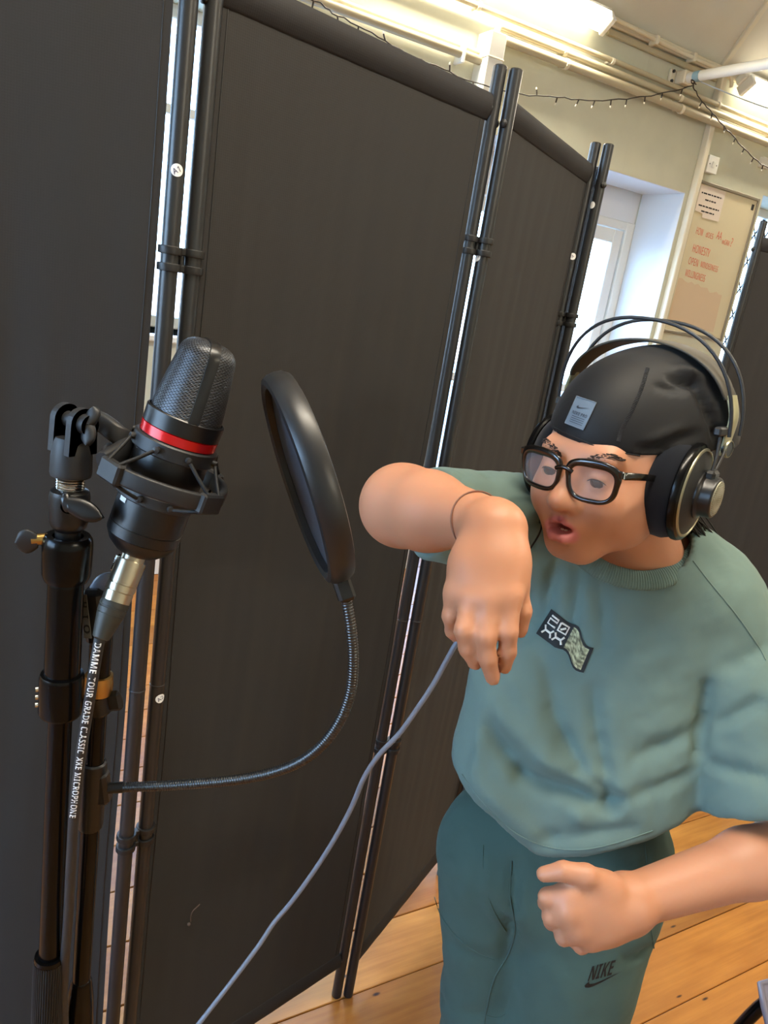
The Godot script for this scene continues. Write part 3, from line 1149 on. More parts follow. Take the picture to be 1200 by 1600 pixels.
func hinge_clip(t: Node3D, a: Vector2, e: Vector2, y: float) -> void:
	var b := MB.new()
	for s in [-1.0, 1.0]:
		var yy: float = y + s * 0.0095
		for q in [a, e]:
			lathe(b, Vector3(q.x, yy, q.y), Vector3.UP, [[TUBE_R, -0.0045], [TUBE_R + 0.0028, -0.0045], [TUBE_R + 0.0034, -0.0035], [TUBE_R + 0.0034, 0.0035], [TUBE_R + 0.0028, 0.0045], [TUBE_R, 0.0045]], 20)
		var m := (a + e) * 0.5
		var d := (e - a).normalized()
		rbox(b, Transform3D(Basis(Vector3(d.x, 0, d.y), Vector3.UP, Vector3(-d.y, 0, d.x)), Vector3(m.x, yy, m.y)), Vector3(a.distance_to(e) - TUBE_R * 2.0 + 0.004, 0.008, 0.010), 0.001)
	var m2 := (a + e) * 0.5
	lathe(b, Vector3(m2.x, y, m2.y), Vector3.UP, [[0.004, -0.010], [0.004, 0.010]], 10)
	obj("hinge_clip", b, M.plastic_black, t)

func dot(t: Node3D, q: Vector2, y: float, mark: String, turn: float) -> void:
	# a paper dot wrapped on the tube; turn = 0 faces the camera
	var to := Vector2(-q.x, -q.y).normalized().rotated(turn)
	var side := Vector2(-to.y, to.x)
	if (cam_basis.x.x * side.x + cam_basis.x.z * side.y) < 0.0:
		side = -side
	var on := func(x: float, v: float, lift: float) -> Vector3:
		var an := x / TUBE_R
		var r := TUBE_R + lift
		var h := to * cos(an) + side * sin(an)
		return Vector3(q.x + h.x * r, y + v, q.y + h.y * r)
	var b := MB.new()
	b.begin()
	b.v.append(on.call(0, 0, 0.0006))
	var c0 := b.v.size() - 1
	for ring in 3:
		for i in 20:
			var rr := 0.0068 * (ring + 1) / 3.0
			b.v.append(on.call(cos(TAU * i / 20.0) * rr, sin(TAU * i / 20.0) * rr, 0.0006))
	for i in 20:
		b.tri(c0, c0 + 1 + i, c0 + 1 + (i + 1) % 20)
		for ring in 2:
			var s0 := c0 + 1 + ring * 20
			b.quad(s0 + i, s0 + 20 + i, s0 + 20 + (i + 1) % 20, s0 + (i + 1) % 20)
	b.end(false)
	var st := obj("paper_dot", b, M.sticker, t)
	if mark != "":
		b = MB.new()
		letter(b, mark, 0.0062, func(x, v): return on.call(x * 0.8 - v * 0.5, v * 0.8 + x * 0.5, 0.0009))
		obj("number", b, M.ink_blue, st)

# ------------------------------------------------------------------ stands, microphone, pop filter
var s1 := Vector3.ZERO      # foot of the microphone stand
var s2 := Vector3.ZERO      # foot of the pop filter stand

func depth_of(p: Vector3) -> float:
	return -(cam_basis.transposed() * (p - EYE)).z

func upright(foot: Vector3, py: float, px: float) -> Vector3:     # point of an upright pole seen at that pixel row
	return Vector3(foot.x, up_y(px, py, foot.x, foot.z), foot.z)

func pole_profile(foot: Vector3, rows: Array) -> Array:           # rows: [pixel x, pixel y, width in pixels] -> [radius, height]
	var o := []
	for r in rows:
		var p := upright(foot, r[1], r[0])
		o.append([r[2] * 0.5 * depth_of(p) / 1200.0, p.y])
	return o

func tripod(t: Node3D, foot: Vector3, turns: Array, top: float) -> void:
	for a in turns:
		var d := Vector3(cos(a), 0, sin(a))
		var b := MB.new()
		tube(b, smooth_path(PackedVector3Array([foot + d * 0.02 + Vector3(0, top, 0), foot + d * 0.08 + Vector3(0, top * 0.86, 0), foot + d * 0.25 + Vector3(0, 0.06, 0), foot + d * 0.29 + Vector3(0, 0.012, 0)]), 5), 0.009, 10)
		var lg := obj("leg", b, M.gloss_black, t)
		b = MB.new()
		lathe(b, foot + d * 0.29 + Vector3(0, 0.0, 0), Vector3.UP, [[0.0, 0.0], [0.012, 0.0], [0.013, 0.006], [0.011, 0.026], [0.0, 0.028]], 12)
		obj("rubber_foot", b, M.rubber, lg)

func wing(b: MB, root: Vector3, tip: Vector3, across: Vector3, w: float, th: float) -> void:    # leaf of a wing nut
	var f := (tip - root)
	var l := f.length()
	var n := f.cross(across).normalized()
	var rows := []
	for i in 9:
		var s := i / 8.0
		var half := w * 0.5 * (0.35 + 0.65 * sin(PI * clampf(0.12 + s * 0.72, 0, 1))) * sqrt(maxf(1.0 - pow(s, 6.0), 0.02))
		var tt := th * (1.0 - 0.35 * s)
		var c := root + f * s
		var r := PackedVector3Array()
		for k in 12:
			var a := TAU * k / 12.0
			r.append(c + across.normalized() * cos(a) * half + n * sin(a) * tt * 0.5)
		rows.append(r)
	grid(b, rows, true, true)
	b.flat(rows[8])

func build_stands() -> void:
	var q := U(106, 850, 0.55)
	s1 = Vector3(q.x, 0, q.z)
	q = U(158, 1000, 0.60)
	s2 = Vector3(q.x, 0, q.z)
	var t := thing("microphone_stand", s1, "glossy black microphone stand carrying the red ringed microphone", "microphone stand")
	var b := MB.new()
	lathe(b, s1, Vector3.UP, [[0.0, 0.13], [0.012, 0.13]] + pole_profile(s1, [[70, 1600, 33], [75, 1490, 33], [92, 1117, 36]]), 24)
	obj("lower_tube", b, M.gloss_black, t)
	b = MB.new()
	lathe(b, s1, Vector3.UP, pole_profile(s1, [[96, 1060, 53], [98, 1040, 54], [104, 912, 54], [104, 905, 50]]), 28)
	obj("upper_tube", b, M.gloss_black, t)
	b = MB.new()
	lathe(b, s1, Vector3.UP, pole_profile(s1, [[90, 1117, 40], [90, 1115, 60], [91, 1110, 66], [96, 1058, 67], [96, 1052, 63], [96, 1051, 50]]), 28)
	var cl := obj("clamp_collar", b, M.gloss_black, t)
	var rr := depth_of(upright(s1, 1080, 93)) / 1200.0
	for yy in [1074, 1086, 1098]:
		b = MB.new()
		var c := upright(s1, yy, 93) - cam_basis.x * rr * 33.0 + cam_basis.z * 0.006
		lathe(b, c, -cam_basis.x + cam_basis.z * 0.4, [[0.0022, -0.003], [0.0022, 0.0008], [0.0, 0.0014]], 8)
		obj("screw", b, M.chrome, cl)
	b = MB.new()
	lathe(b, s1, Vector3.UP, pole_profile(s1, [[104, 909, 50], [104, 905, 66], [105, 896, 73], [107, 850, 76], [107, 841, 73], [107, 836, 66], [107, 837, 46]]), 32)
	var tc := obj("top_collar", b, M.gloss_black, t)
	# wing knob on a brass screw, to the left
	var pc := upright(s1, 842, 107)
	var k := depth_of(pc) / 1200.0
	b = MB.new()
	var left := (-cam_basis.x + cam_basis.z * 0.25).normalized()
	tube(b, PackedVector3Array([pc + left * k * 30.0, pc + left * k * 52.0]), 0.0042, 12)
	obj("brass_screw", b, M.brass, tc)
	b = MB.new()
	wing(b, pc + left * k * 44.0 - cam_basis.y * 0.001, pc + left * k * 76.0 - cam_basis.y * 0.002, (cam_basis.y + cam_basis.x * 0.15 + cam_basis.z * 0.5), 0.020, 0.007)
	obj("wing_knob", b, M.plastic_dark, tc)
	# spigot, thread
	b = MB.new()
	lathe(b, s1, Vector3.UP, pole_profile(s1, [[107, 842, 38], [107, 828, 40], [108, 822, 52], [110, 812, 59], [111, 775, 61], [112, 767, 58], [112, 763, 46], [112, 761, 30]]), 28)
	obj("spigot", b, M.satin_black, t)
	b = MB.new()
	var thread := []
	for i in 13:
		thread.append([112, 764 - i * 2, 44 if i % 2 == 0 else 41])
	lathe(b, s1, Vector3.UP, pole_profile(s1, thread), 28)
	obj("thread", b, M.chrome, t)
	b = MB.new()
	var pw := upright(s1, 792, 110)
	var toward := (cam_basis.z + cam_basis.x * 0.35).normalized()
	tube(b, PackedVector3Array([pw + toward * 0.008, pw + toward * 0.017]), 0.005, 12)
	var ws := pw + toward * 0.018
	wing(b, ws - cam_basis.x * 0.002 + cam_basis.y * 0.003, ws + cam_basis.x * 0.024 - cam_basis.y * 0.0075, cam_basis.y + cam_basis.x * 0.2, 0.015, 0.008)
	wing(b, ws + cam_basis.x * 0.002, ws - cam_basis.x * 0.004 + cam_basis.y * 0.006, cam_basis.y + cam_basis.x * 0.2, 0.013, 0.008)
	obj("wing_screw", b, M.satin_black, t)
	# ribbed grip
	b = MB.new()
	var g0: Array = pole_profile(s1, [[74, 1492, 46]])[0]
	lathe(b, s1, Vector3.UP, [[g0[0] * 0.7, g0[1]], [g0[0] * 0.96, g0[1]], [g0[0], g0[1] - 0.003], [g0[0], g0[1] - 0.006]], 32)
	obj("grip_ring", b, M.gloss_black, t)
	b = MB.new()
	for i in 40:
		var a := TAU * i / 40.0
		var d := Vector3(cos(a), 0, sin(a))
		tube(b, PackedVector3Array([s1 + d * g0[0] * 0.97 + Vector3(0, g0[1] - 0.004, 0), s1 + d * g0[0] * 0.97 + Vector3(0, g0[1] - 0.16, 0)]), 0.0009, 5, false)
	lathe(b, s1, Vector3.UP, [[0.0, g0[1] - 0.16], [g0[0] * 0.97, g0[1] - 0.16], [g0[0] * 0.97, g0[1] - 0.004]], 32)
	obj("ribbed_grip", b, M.rubber, t)
	b = MB.new()
	lathe(b, s1, Vector3.UP, [[0.018, 0.14], [0.024, 0.15], [0.024, 0.24], [0.014, 0.26]], 20)
	obj("leg_hub", b, M.satin_black, t)
	var to2 := atan2(s2.z - s1.z, s2.x - s1.x)      # the legs of the two stands splay away from each other
	tripod(t, s1, [to2 + PI, to2 + 1.92, to2 - 1.92], 0.235)
	# ---- second stand
	var t2 := thing("microphone_stand", s2, "slim black stand holding the pop filter gooseneck, behind the microphone cable", "microphone stand")
	b = MB.new()
	lathe(b, s2, Vector3.UP, [[0.0, 0.13], [0.007, 0.13]] + pole_profile(s2, [[118, 1600, 27], [127, 1535, 27], [150, 1112, 31]]), 20)
	obj("lower_tube", b, M.gloss_black, t2)
	b = MB.new()
	lathe(b, s2, Vector3.UP, pole_profile(s2, [[153, 1060, 30], [153, 1054, 33], [158, 1000, 35], [159, 985, 34], [159, 984, 20]]), 20)
	obj("upper_tube", b, M.gloss_black, t2)
	b = MB.new()
	lathe(b, s2, Vector3.UP, pole_profile(s2, [[151, 1083, 34], [151, 1082, 42], [152, 1068, 44], [153, 1054, 42], [153, 1053, 34]]), 36)
	obj("knurled_ring", b, M.brass, t2)
	# clamp with a lip leaning out to the right
	b = MB.new()
	var c1 := upright(s2, 1095, 151)
	var k2 := depth_of(c1) / 1200.0
	var lip := Basis(Vector3(0, 0, 1), 0.0)
	var ax := (Vector3.UP + cam_basis.x * -0.25).normalized()
	lathe(b, c1, ax, [[k2 * 16, -k2 * 22], [k2 * 20, -k2 * 18], [k2 * 21, k2 * 8], [k2 * 23, k2 * 11], [k2 * 20, k2 * 12]], 24)
	rbox(b, Transform3D(frame_to(ax, cam_basis.z), c1 + cam_basis.x * k2 * 26.0), Vector3(k2 * 26, k2 * 34, k2 * 14), 0.003)
	obj("clamp", b, M.satin_black, t2)
	# head with wing knob and letter plate
	b = MB.new()
	var h1 := upright(s2, 960, 152)
	rbox(b, Transform3D(Basis(cam_basis.x, Vector3.UP, cam_basis.x.cross(Vector3.UP)).orthonormalized(), h1 - cam_basis.x * 0.004), Vector3(0.017, 0.046, 0.022), 0.004)
	var hd := obj("clutch_head", b, M.satin_black, t2)
	b = MB.new()
	wing(b, upright(s2, 930, 150) - cam_basis.x * 0.009, upright(s2, 897, 160) + cam_basis.x * 0.008, cam_basis.y * 0.8 + cam_basis.x * -0.5 + cam_basis.z * 0.5, 0.017, 0.007)
	obj("wing_knob", b, mat(Color(0.42, 0.46, 0.52), 0.25), hd)
	b = MB.new()
	var lp := h1 - cam_basis.x * 0.0085 + cam_basis.z * 0.0122
	var lf := Basis(cam_basis.x, Vector3.UP, cam_basis.x.cross(Vector3.UP)).orthonormalized()
	rbox(b, Transform3D(lf, lp), Vector3(0.0056, 0.036, 0.0008), 0.0002)
	var plate := obj("letter_plate", b, mat(Color(0.36, 0.35, 0.32), 0.5), hd)
	b = MB.new()
	letter(b, "O", 0.0075, func(x, y): return lp + lf * Vector3(y * 0.62, -x * 1.1 - 0.010, 0.0006), "Droid Sans", true)
	letter(b, "I", 0.006, func(x, y): return lp + lf * Vector3(y * 0.7, -x + 0.0, 0.0006), "Droid Sans", true)
	letter(b, "H", 0.006, func(x, y): return lp + lf * Vector3(y * 0.7, -x + 0.010, 0.0006), "Droid Sans", true)
	obj("letters", b, M.print_black, plate)
	# lower clutch
	b = MB.new()
	lathe(b, s2, Vector3.UP, pole_profile(s2, [[114, 1640, 46], [118, 1600, 44], [124, 1560, 40], [127, 1533, 32], [127, 1529, 28], [127, 1528, 24]]), 24)
	obj("lower_clutch", b, M.gloss_black, t2)
	b = MB.new()
	lathe(b, s2, Vector3.UP, [[0.012, 0.13], [0.019, 0.14], [0.019, 0.22], [0.011, 0.24]], 20)
	obj("leg_hub", b, M.satin_black, t2)
	tripod(t2, s2, [to2, to2 + 1.22, to2 - 1.22], 0.21)

# ------------------------------------------------------------------ microphone in its shock mount, cable
func build_microphone() -> void:
	var ax := (cam_basis * Vector3(0.387, 0.901, 0.20)).normalized()
	var bottom := U(214, 862, 0.562)
	var facing := (cam_basis.z - ax * cam_basis.z.dot(ax)).normalized()
	var side := ax.cross(facing).normalized()       # to the right in the picture when negative
	if side.dot(cam_basis.x) < 0.0:
		side = -side
	var f := Basis(side, ax, side.cross(ax))
	var t := thing("microphone", bottom, "large black condenser microphone with mesh grille and red ring", "microphone")
	var b := MB.new()
	lathe(b, bottom, ax, [[0.0, 0.0], [0.013, 0.0], [0.0165, 0.0015], [0.0225, 0.007], [0.0255, 0.0125], [0.0258, 0.0135]], 40, f)
	obj("base_cap", b, M.satin_black, t)
	b = MB.new()
	lathe(b, bottom, ax, [[0.0253, 0.0135], [0.0262, 0.014], [0.0263, 0.0215], [0.0258, 0.0218], [0.0258, 0.0224], [0.0263, 0.0228], [0.0267, 0.09]], 40, f)
	obj("body", b, M.satin_black, t)
	b = MB.new()
	lathe(b, bottom, ax, [[0.0262, 0.0895], [0.0272, 0.090], [0.0274, 0.0965], [0.0265, 0.097]], 48, f)
	obj("red_ring", b, M.red, t)
	b = MB.new()
	lathe(b, bottom, ax, [[0.0265, 0.097], [0.0274, 0.0972], [0.0277, 0.108], [0.0268, 0.1088], [0.0262, 0.1088]], 48, f)
	obj("grille_band", b, M.satin_black, t)
	# woven wire grille, tapering to a rounded top
	var gp := []
	for i in 22:
		var s := i / 21.0
		var r: float
		var h: float
		if s < 0.62:
			var q := s / 0.62
			r = lerpf(0.0264, 0.0212, pow(q, 1.25))
			h = lerpf(0.1082, 0.1500, q)
		else:
			var q := (s - 0.62) / 0.38 * PI * 0.5
			r = 0.0212 * (1.0 - 0.0) * pow(cos(q), 0.62) if q < 1.5 else 0.0
			h = 0.1500 + 0.0125 * sin(q)
		gp.append([r, h])
	b = MB.new()
	b.begin()
	var sides := 48
	var run := 0.0
	for i in gp.size():
		if i > 0:
			run += Vector2(gp[i][0] - gp[i - 1][0], gp[i][1] - gp[i - 1][1]).length()
		for k in sides + 1:
			var a := TAU * k / sides
			# two flattened faces left and right of the spine
			var flatn: float = 1.0 - 0.10 * pow(absf(cos(a - SPINE)), 3.0) * 0.0 - 0.05 * pow(absf(sin(a - SPINE)), 2.0)
			b.v.append(bottom + (f.x * cos(a) * flatn + f.z * sin(a) * flatn) * float(gp[i][0]) + ax * float(gp[i][1]))
			b.uv.append(Vector2(k * 38.0 / sides, run / 0.0022))
	for i in gp.size() - 1:
		for k in sides:
			var o := i * (sides + 1) + k
			b.quad(o, o + 1, o + sides + 2, o + sides + 1)
	b.end()
	var gt := noise_image(64, 64, func(x, y):
		# plain weave of round wires over dark gaps
		var u := float(x) / 64.0
		var v := float(y) / 64.0
		var hw := absf(fmod(u * 1.0 + (0.5 if v < 0.5 else 0.0), 1.0) - 0.5) * 2.0
		var vv := absf(fmod(v * 2.0, 1.0) - 0.5) * 2.0
		var hole: float = clampf((1.0 - Vector2(hw * 1.2, vv * 1.25).length()) * 3.0, 0.0, 1.0)
		var g := lerpf(0.95, 0.07, hole)
		return Color(g, g, g))
	var gm: StandardMaterial3D = M.grille.duplicate()
	gm.albedo_color = Color(0.31, 0.32, 0.34)
	gm.albedo_texture = gt
	gm.heightmap_enabled = true
	gm.heightmap_texture = gt
	gm.heightmap_scale = 0.05
	obj("mesh_grille", b, gm, t)
	# spine strip over the top
	b = MB.new()
	var rows := []
	for j in 43:
		var i := absi(j - 21)
		var q: Array = gp[21 - i] if j <= 21 else gp[21 - i]
		q = gp[21 - absi(21 - j)]
		var sgn := 1.0 if j <= 21 else -1.0
		var out := f.x * cos(SPINE) + f.z * sin(SPINE)
		var across := ax.cross(out).normalized()
		var e: float = float(q[0]) * sgn
		var c := bottom + out * e + ax * float(q[1])
		var nrm := (out * sgn * (1.0 if absf(e) > 0.012 else absf(e) / 0.012) + ax * (0.15 + maxf(0.0, 1.0 - absf(e) / 0.018))).normalized()
		var r := PackedVector3Array()
		for w in [[-0.0038, -0.0006], [-0.0036, 0.0012], [0.0036, 0.0012], [0.0038, -0.0006]]:
			r.append(c + across * float(w[0]) + nrm * float(w[1]))
		rows.append(r)
	grid(b, rows, true, true)
	obj("grille_spine", b, M.satin_black, t)
	# maker's plate on the body, to the left
	b = MB.new()
	var ca := func(x: float, y: float, lift: float) -> Vector3:
		var an := PLATE + x / 0.0265
		return bottom + (f.x * cos(an) + f.z * sin(an)) * (0.0266 + lift) + ax * y
	letter(b, "TT", 0.0085, func(x, y): return ca.call(x - 0.006, 0.046 + y, 0.0004), "Droid Sans", true)
	var rr := []
	for i in 4:
		var r := PackedVector3Array()
		for j in 3:
			r.append(ca.call(-0.0185 + 0.0065 * j * 0.5, 0.0385 + 0.0095 * i / 3.0, 0.0004))
		rr.append(r)
	grid(b, rr)
	obj("emblem", b, M.print_white, t)
	shock_mount(bottom, ax, f)
	cable(bottom, ax)

const SPINE := 1.05
const PLATE := 2.75

func shock_mount(bottom: Vector3, ax: Vector3, f: Basis) -> void:
	var t := thing("shock_mount", bottom + ax * 0.06, "black plastic elastic shock mount cradling the microphone", "shock mount")
	var at := func(r: float, a: float, h: float) -> Vector3:
		return bottom + (f.x * cos(a) + f.z * sin(a)) * r + ax * h
	var corners := [-2.66, -1.09, 0.48, 2.05]
	# clasp rings round the body
	for q in [[0.0785, 0.0893, 0.0298, "upper_clasp"], [0.0425, 0.0515, 0.0292, "lower_clasp"]]:
		var b := MB.new()
		lathe(b, bottom, ax, [[0.0267, q[0]], [q[2] - 0.001, q[0]], [q[2], q[0] + 0.001], [q[2], q[1] - 0.001], [q[2] - 0.001, q[1]], [0.0267, q[1]]], 40, f)
		for c in corners:
			for d in [-0.42, 0.42]:
				var p: Vector3 = at.call(q[2] + 0.001, c + d, (q[0] + q[1]) * 0.5)
				lathe(b, p, p - (bottom + ax * (q[0] + q[1]) * 0.5), [[0.0024, -0.002], [0.0024, 0.0022], [0.0, 0.003]], 10)
		obj(q[3], b, M.plastic_dark, t)
	# outer hoop: arcs between corner blocks, bulging between them
	var b := MB.new()
	for k in 4:
		var a0: float = corners[k] + 0.12
		var a1: float = corners[(k + 1) % 4] + (TAU if k == 3 else 0.0) - 0.12
		var rows := []
		for i in 17:
			var a := lerpf(a0, a1, i / 16.0)
			var rad := 0.0455 - 0.0025 * sin(PI * i / 16.0)
			var r := PackedVector3Array()
			for w in [[-0.0025, -0.0055], [0.0018, -0.0060], [0.0027, -0.0045], [0.0027, 0.0045], [0.0018, 0.0060], [-0.0025, 0.0055]]:
				r.append(at.call(rad + w[0], a, 0.0615 + w[1]))
			rows.append(r)
		grid(b, rows, true, true)
		b.flat(rows[0])
		b.flat(rows[16])
	obj("hoop", b, M.plastic_dark, t)
	for c in corners:
		b = MB.new()
		var p: Vector3 = at.call(0.0475, c, 0.0615)
		var out := (p - bottom - ax * 0.0615).normalized()
		rbox(b, Transform3D(Basis(ax.cross(out), ax, -out).orthonormalized(), p), Vector3(0.0195, 0.0145, 0.0075), 0.0014)
		obj("corner_block", b, M.plastic_dark, t)
		for d in [-1.0, 1.0]:
			for q in [[0.0839, 0.0305], [0.047, 0.0300]]:
				b = MB.new()
				var from: Vector3 = at.call(0.0490, c + d * 0.10, 0.0615 + (0.006 if q[0] > 0.06 else -0.006))
				var to: Vector3 = at.call(q[1] + 0.001, c + d * 0.42, q[0])
				tube(b, PackedVector3Array([from, from.lerp(to, 0.5) - ax * 0.0004, to]), 0.00135, 7)
				obj("elastic_cord", b, M.rubber, t)
	# arm to the swivel
	b = MB.new()
	var arm := smooth_path(PackedVector3Array([at.call(0.046, 2.36, 0.0615), U(203, 694, 0.548), U(185, 680, 0.543), U(165, 664, 0.546), U(147, 655, 0.55), U(128, 655, 0.552)]), 6)
	var rows := []
	for i in arm.size():
		var d := (arm[mini(i + 1, arm.size() - 1)] - arm[maxi(i - 1, 0)]).normalized()
		var up := (cam_basis.y - d * cam_basis.y.dot(d)).normalized()
		var o := d.cross(up)
		var r := PackedVector3Array()
		for k in 12:
			var an := TAU * k / 12.0
			r.append(arm[i] + up * 0.0072 * signf(cos(an)) * pow(absf(cos(an)), 0.6) + o * 0.0048 * signf(sin(an)) * pow(absf(sin(an)), 0.6))
		rows.append(r)
	grid(b, rows, true, true)
	b.flat(rows[0])
	b.flat(rows[rows.size() - 1])
	obj("arm", b, M.plastic_dark, t)
	# swivel: threaded socket, fork cheeks, hinge barrel and thumb screw
	b = MB.new()
	lathe(b, s1, Vector3.UP, pole_profile(s1, [[112, 744, 40], [112, 743, 60], [112, 738, 63], [113, 712, 62], [114, 690, 56], [115, 683, 50], [116, 682, 20]]), 32)
	var sw := obj("swivel_socket", b, M.plastic_dark, t)
	b = MB.new()
	var hp := upright(s1, 657, 118)
	var hx := (cam_basis.x * 0.85 + cam_basis.z * 0.52).normalized()
	hx.y = 0.0
	hx = hx.normalized()
	var hz := hx.cross(Vector3.UP)
	for s in [-1.0, 1.0]:
		var o: Vector3 = hp + hx * s * 0.0085
		var poly := PackedVector2Array()
		for i in 13:
			var an := PI * i / 12.0
			poly.append(Vector2(cos(an) * 0.0105, sin(an) * 0.0105))
		poly.append(Vector2(-0.0115, -0.022))
		poly.append(Vector2(0.0115, -0.022))
		prism(b, Transform3D(Basis(hz, Vector3.UP, hx), o - hx * 0.0021), poly, 0.0052)
	tube(b, PackedVector3Array([hp - hx * 0.0135, hp + hx * 0.0135]), 0.0055, 16)
	obj("fork", b, M.plastic_dark, sw)
	b = MB.new()
	tube(b, PackedVector3Array([hp + hx * 0.012, hp + hx * 0.0175]), 0.0072, 16)
	var tp := hp + hx * 0.0165
	wing(b, tp, tp + cam_basis.y * 0.0125 + cam_basis.x * 0.004, cam_basis.x + cam_basis.z * 0.3, 0.0115, 0.008)
	wing(b, tp, tp - cam_basis.y * 0.0135 - cam_basis.x * 0.001, cam_basis.x + cam_basis.z * 0.3, 0.0115, 0.008)
	obj("thumb_screw", b, M.plastic_dark, sw)

func cable(bottom: Vector3, ax: Vector3) -> void:
	var p0 := bottom - ax * 0.001 - cam_basis.x * 0.001
	var p1 := U(177, 938, 0.555)
	var p2 := U(157, 998, 0.553)
	var d := (p2 - p0).normalized()
	var t := thing("microphone_cable", p0, "black microphone cable with silver connector, white lettering along it, hanging beside the stand", "cable")
	var l1 := p0.distance_to(p1)
	var l2 := p0.distance_to(p2)
	var b := MB.new()
	lathe(b, p0, d, [[0.0085, 0.0], [0.0085, 0.006], [0.0104, 0.006], [0.0106, 0.007], [0.0104, l1 - 0.014], [0.0098, l1 - 0.0138], [0.0098, l1 - 0.013], [0.0104, l1 - 0.0126], [0.0103, l1 - 0.0085], [0.0098, l1 - 0.0083], [0.0098, l1 - 0.0075], [0.0103, l1 - 0.007], [0.0101, l1], [0.008, l1]], 32)
	var sh := obj("connector_shell", b, M.nickel, t)
	b = MB.new()
	var lq := p0 + d * 0.008 - cam_basis.x * 0.0098 + cam_basis.z * 0.001
	rbox(b, Transform3D(frame_to(d, cam_basis.z), lq), Vector3(0.005, 0.014, 0.006), 0.0016)
	obj("latch", b, M.chrome, sh)
	b = MB.new()
	lathe(b, p0, d, [[0.0098, l1], [0.0102, l1 + 0.0006], [0.0103, l1 + 0.004], [0.0099, l1 + 0.0044], [0.0099, l1 + 0.0052], [0.0103, l1 + 0.0056], [0.0100, l1 + 0.0095], [0.0096, l1 + 0.0098], [0.0098, l1 + 0.0104], [0.0062, l2 - 0.001], [0.0050, l2], [0.0, l2]], 32)
	obj("boot", b, mat(Color(0.185, 0.185, 0.165), 0.5), t)
	var pix := [[156, 996, 0.5535], [150, 1030, 0.556], [142, 1080, 0.563], [134, 1130, 0.572], [125, 1190, 0.583], [116, 1270, 0.598], [111, 1350, 0.615], [107, 1430, 0.633], [101, 1510, 0.655], [100, 1600, 0.68], [112, 1720, 0.73], [120, 1850, 0.80]]
	var p := PackedVector3Array()
	for q in pix:
		p.append(U(q[0], q[1], q[2]))
	# on down to the floor, then away along it
	var e := p[p.size() - 1]
	p.append(Vector3(e.x + 0.01, 0.35, e.z + 0.01))
	p.append(Vector3(e.x - 0.03, 0.04, e.z + 0.06))
	p.append(Vector3(e.x - 0.10, 0.006, e.z + 0.16))
	p.append(Vector3(e.x - 0.25, 0.006, e.z + 0.42))
	p.append(Vector3(e.x - 0.55, 0.006, e.z + 0.6))
	p = smooth_path(p, 24)
	b = MB.new()
	tube(b, p, 0.0040, 14)
	obj("flex", b, mat(Color(0.15, 0.15, 0.155), 0.5), t)
	# lettering along the flex, reading downwards
	b = MB.new()
	var words := ["DAMME", "TOUR", "GRADE", "CLASSIC", "XKE", "MICROPHONE"]
	var run := 0.0
	while px_of(p[int(run)]).y < 1001.0:
		run += 1.0
	var j := int(run)
	for wd in words:
		var w := 0.0
		for q in text_tris(wd, 0.0021, "Droid Sans", true)[Mesh.ARRAY_VERTEX]:
			w = maxf(w, q.x)
		var o := p[j]
		var dn := (p[j + 4] - p[j]).normalized()
		var to := (EYE - o).normalized()
		to = (to - dn * to.dot(dn)).normalized()
		var rt := to.cross(dn).normalized()
		if rt.dot(cam_basis.x) < 0.0:
			rt = -rt
		letter(b, wd, 0.0021, func(x, y):
			var an: float = (y + 0.0002) / 0.0040 - 0.2
			return o + dn * (x + w) + (rt * sin(an) + to * cos(an)) * 0.00425, "Droid Sans", true)
		while j < p.size() - 6 and p[j].distance_to(o) < w * 2.0 + 0.0022:
			j += 1
	obj("lettering", b, M.print_white, t)

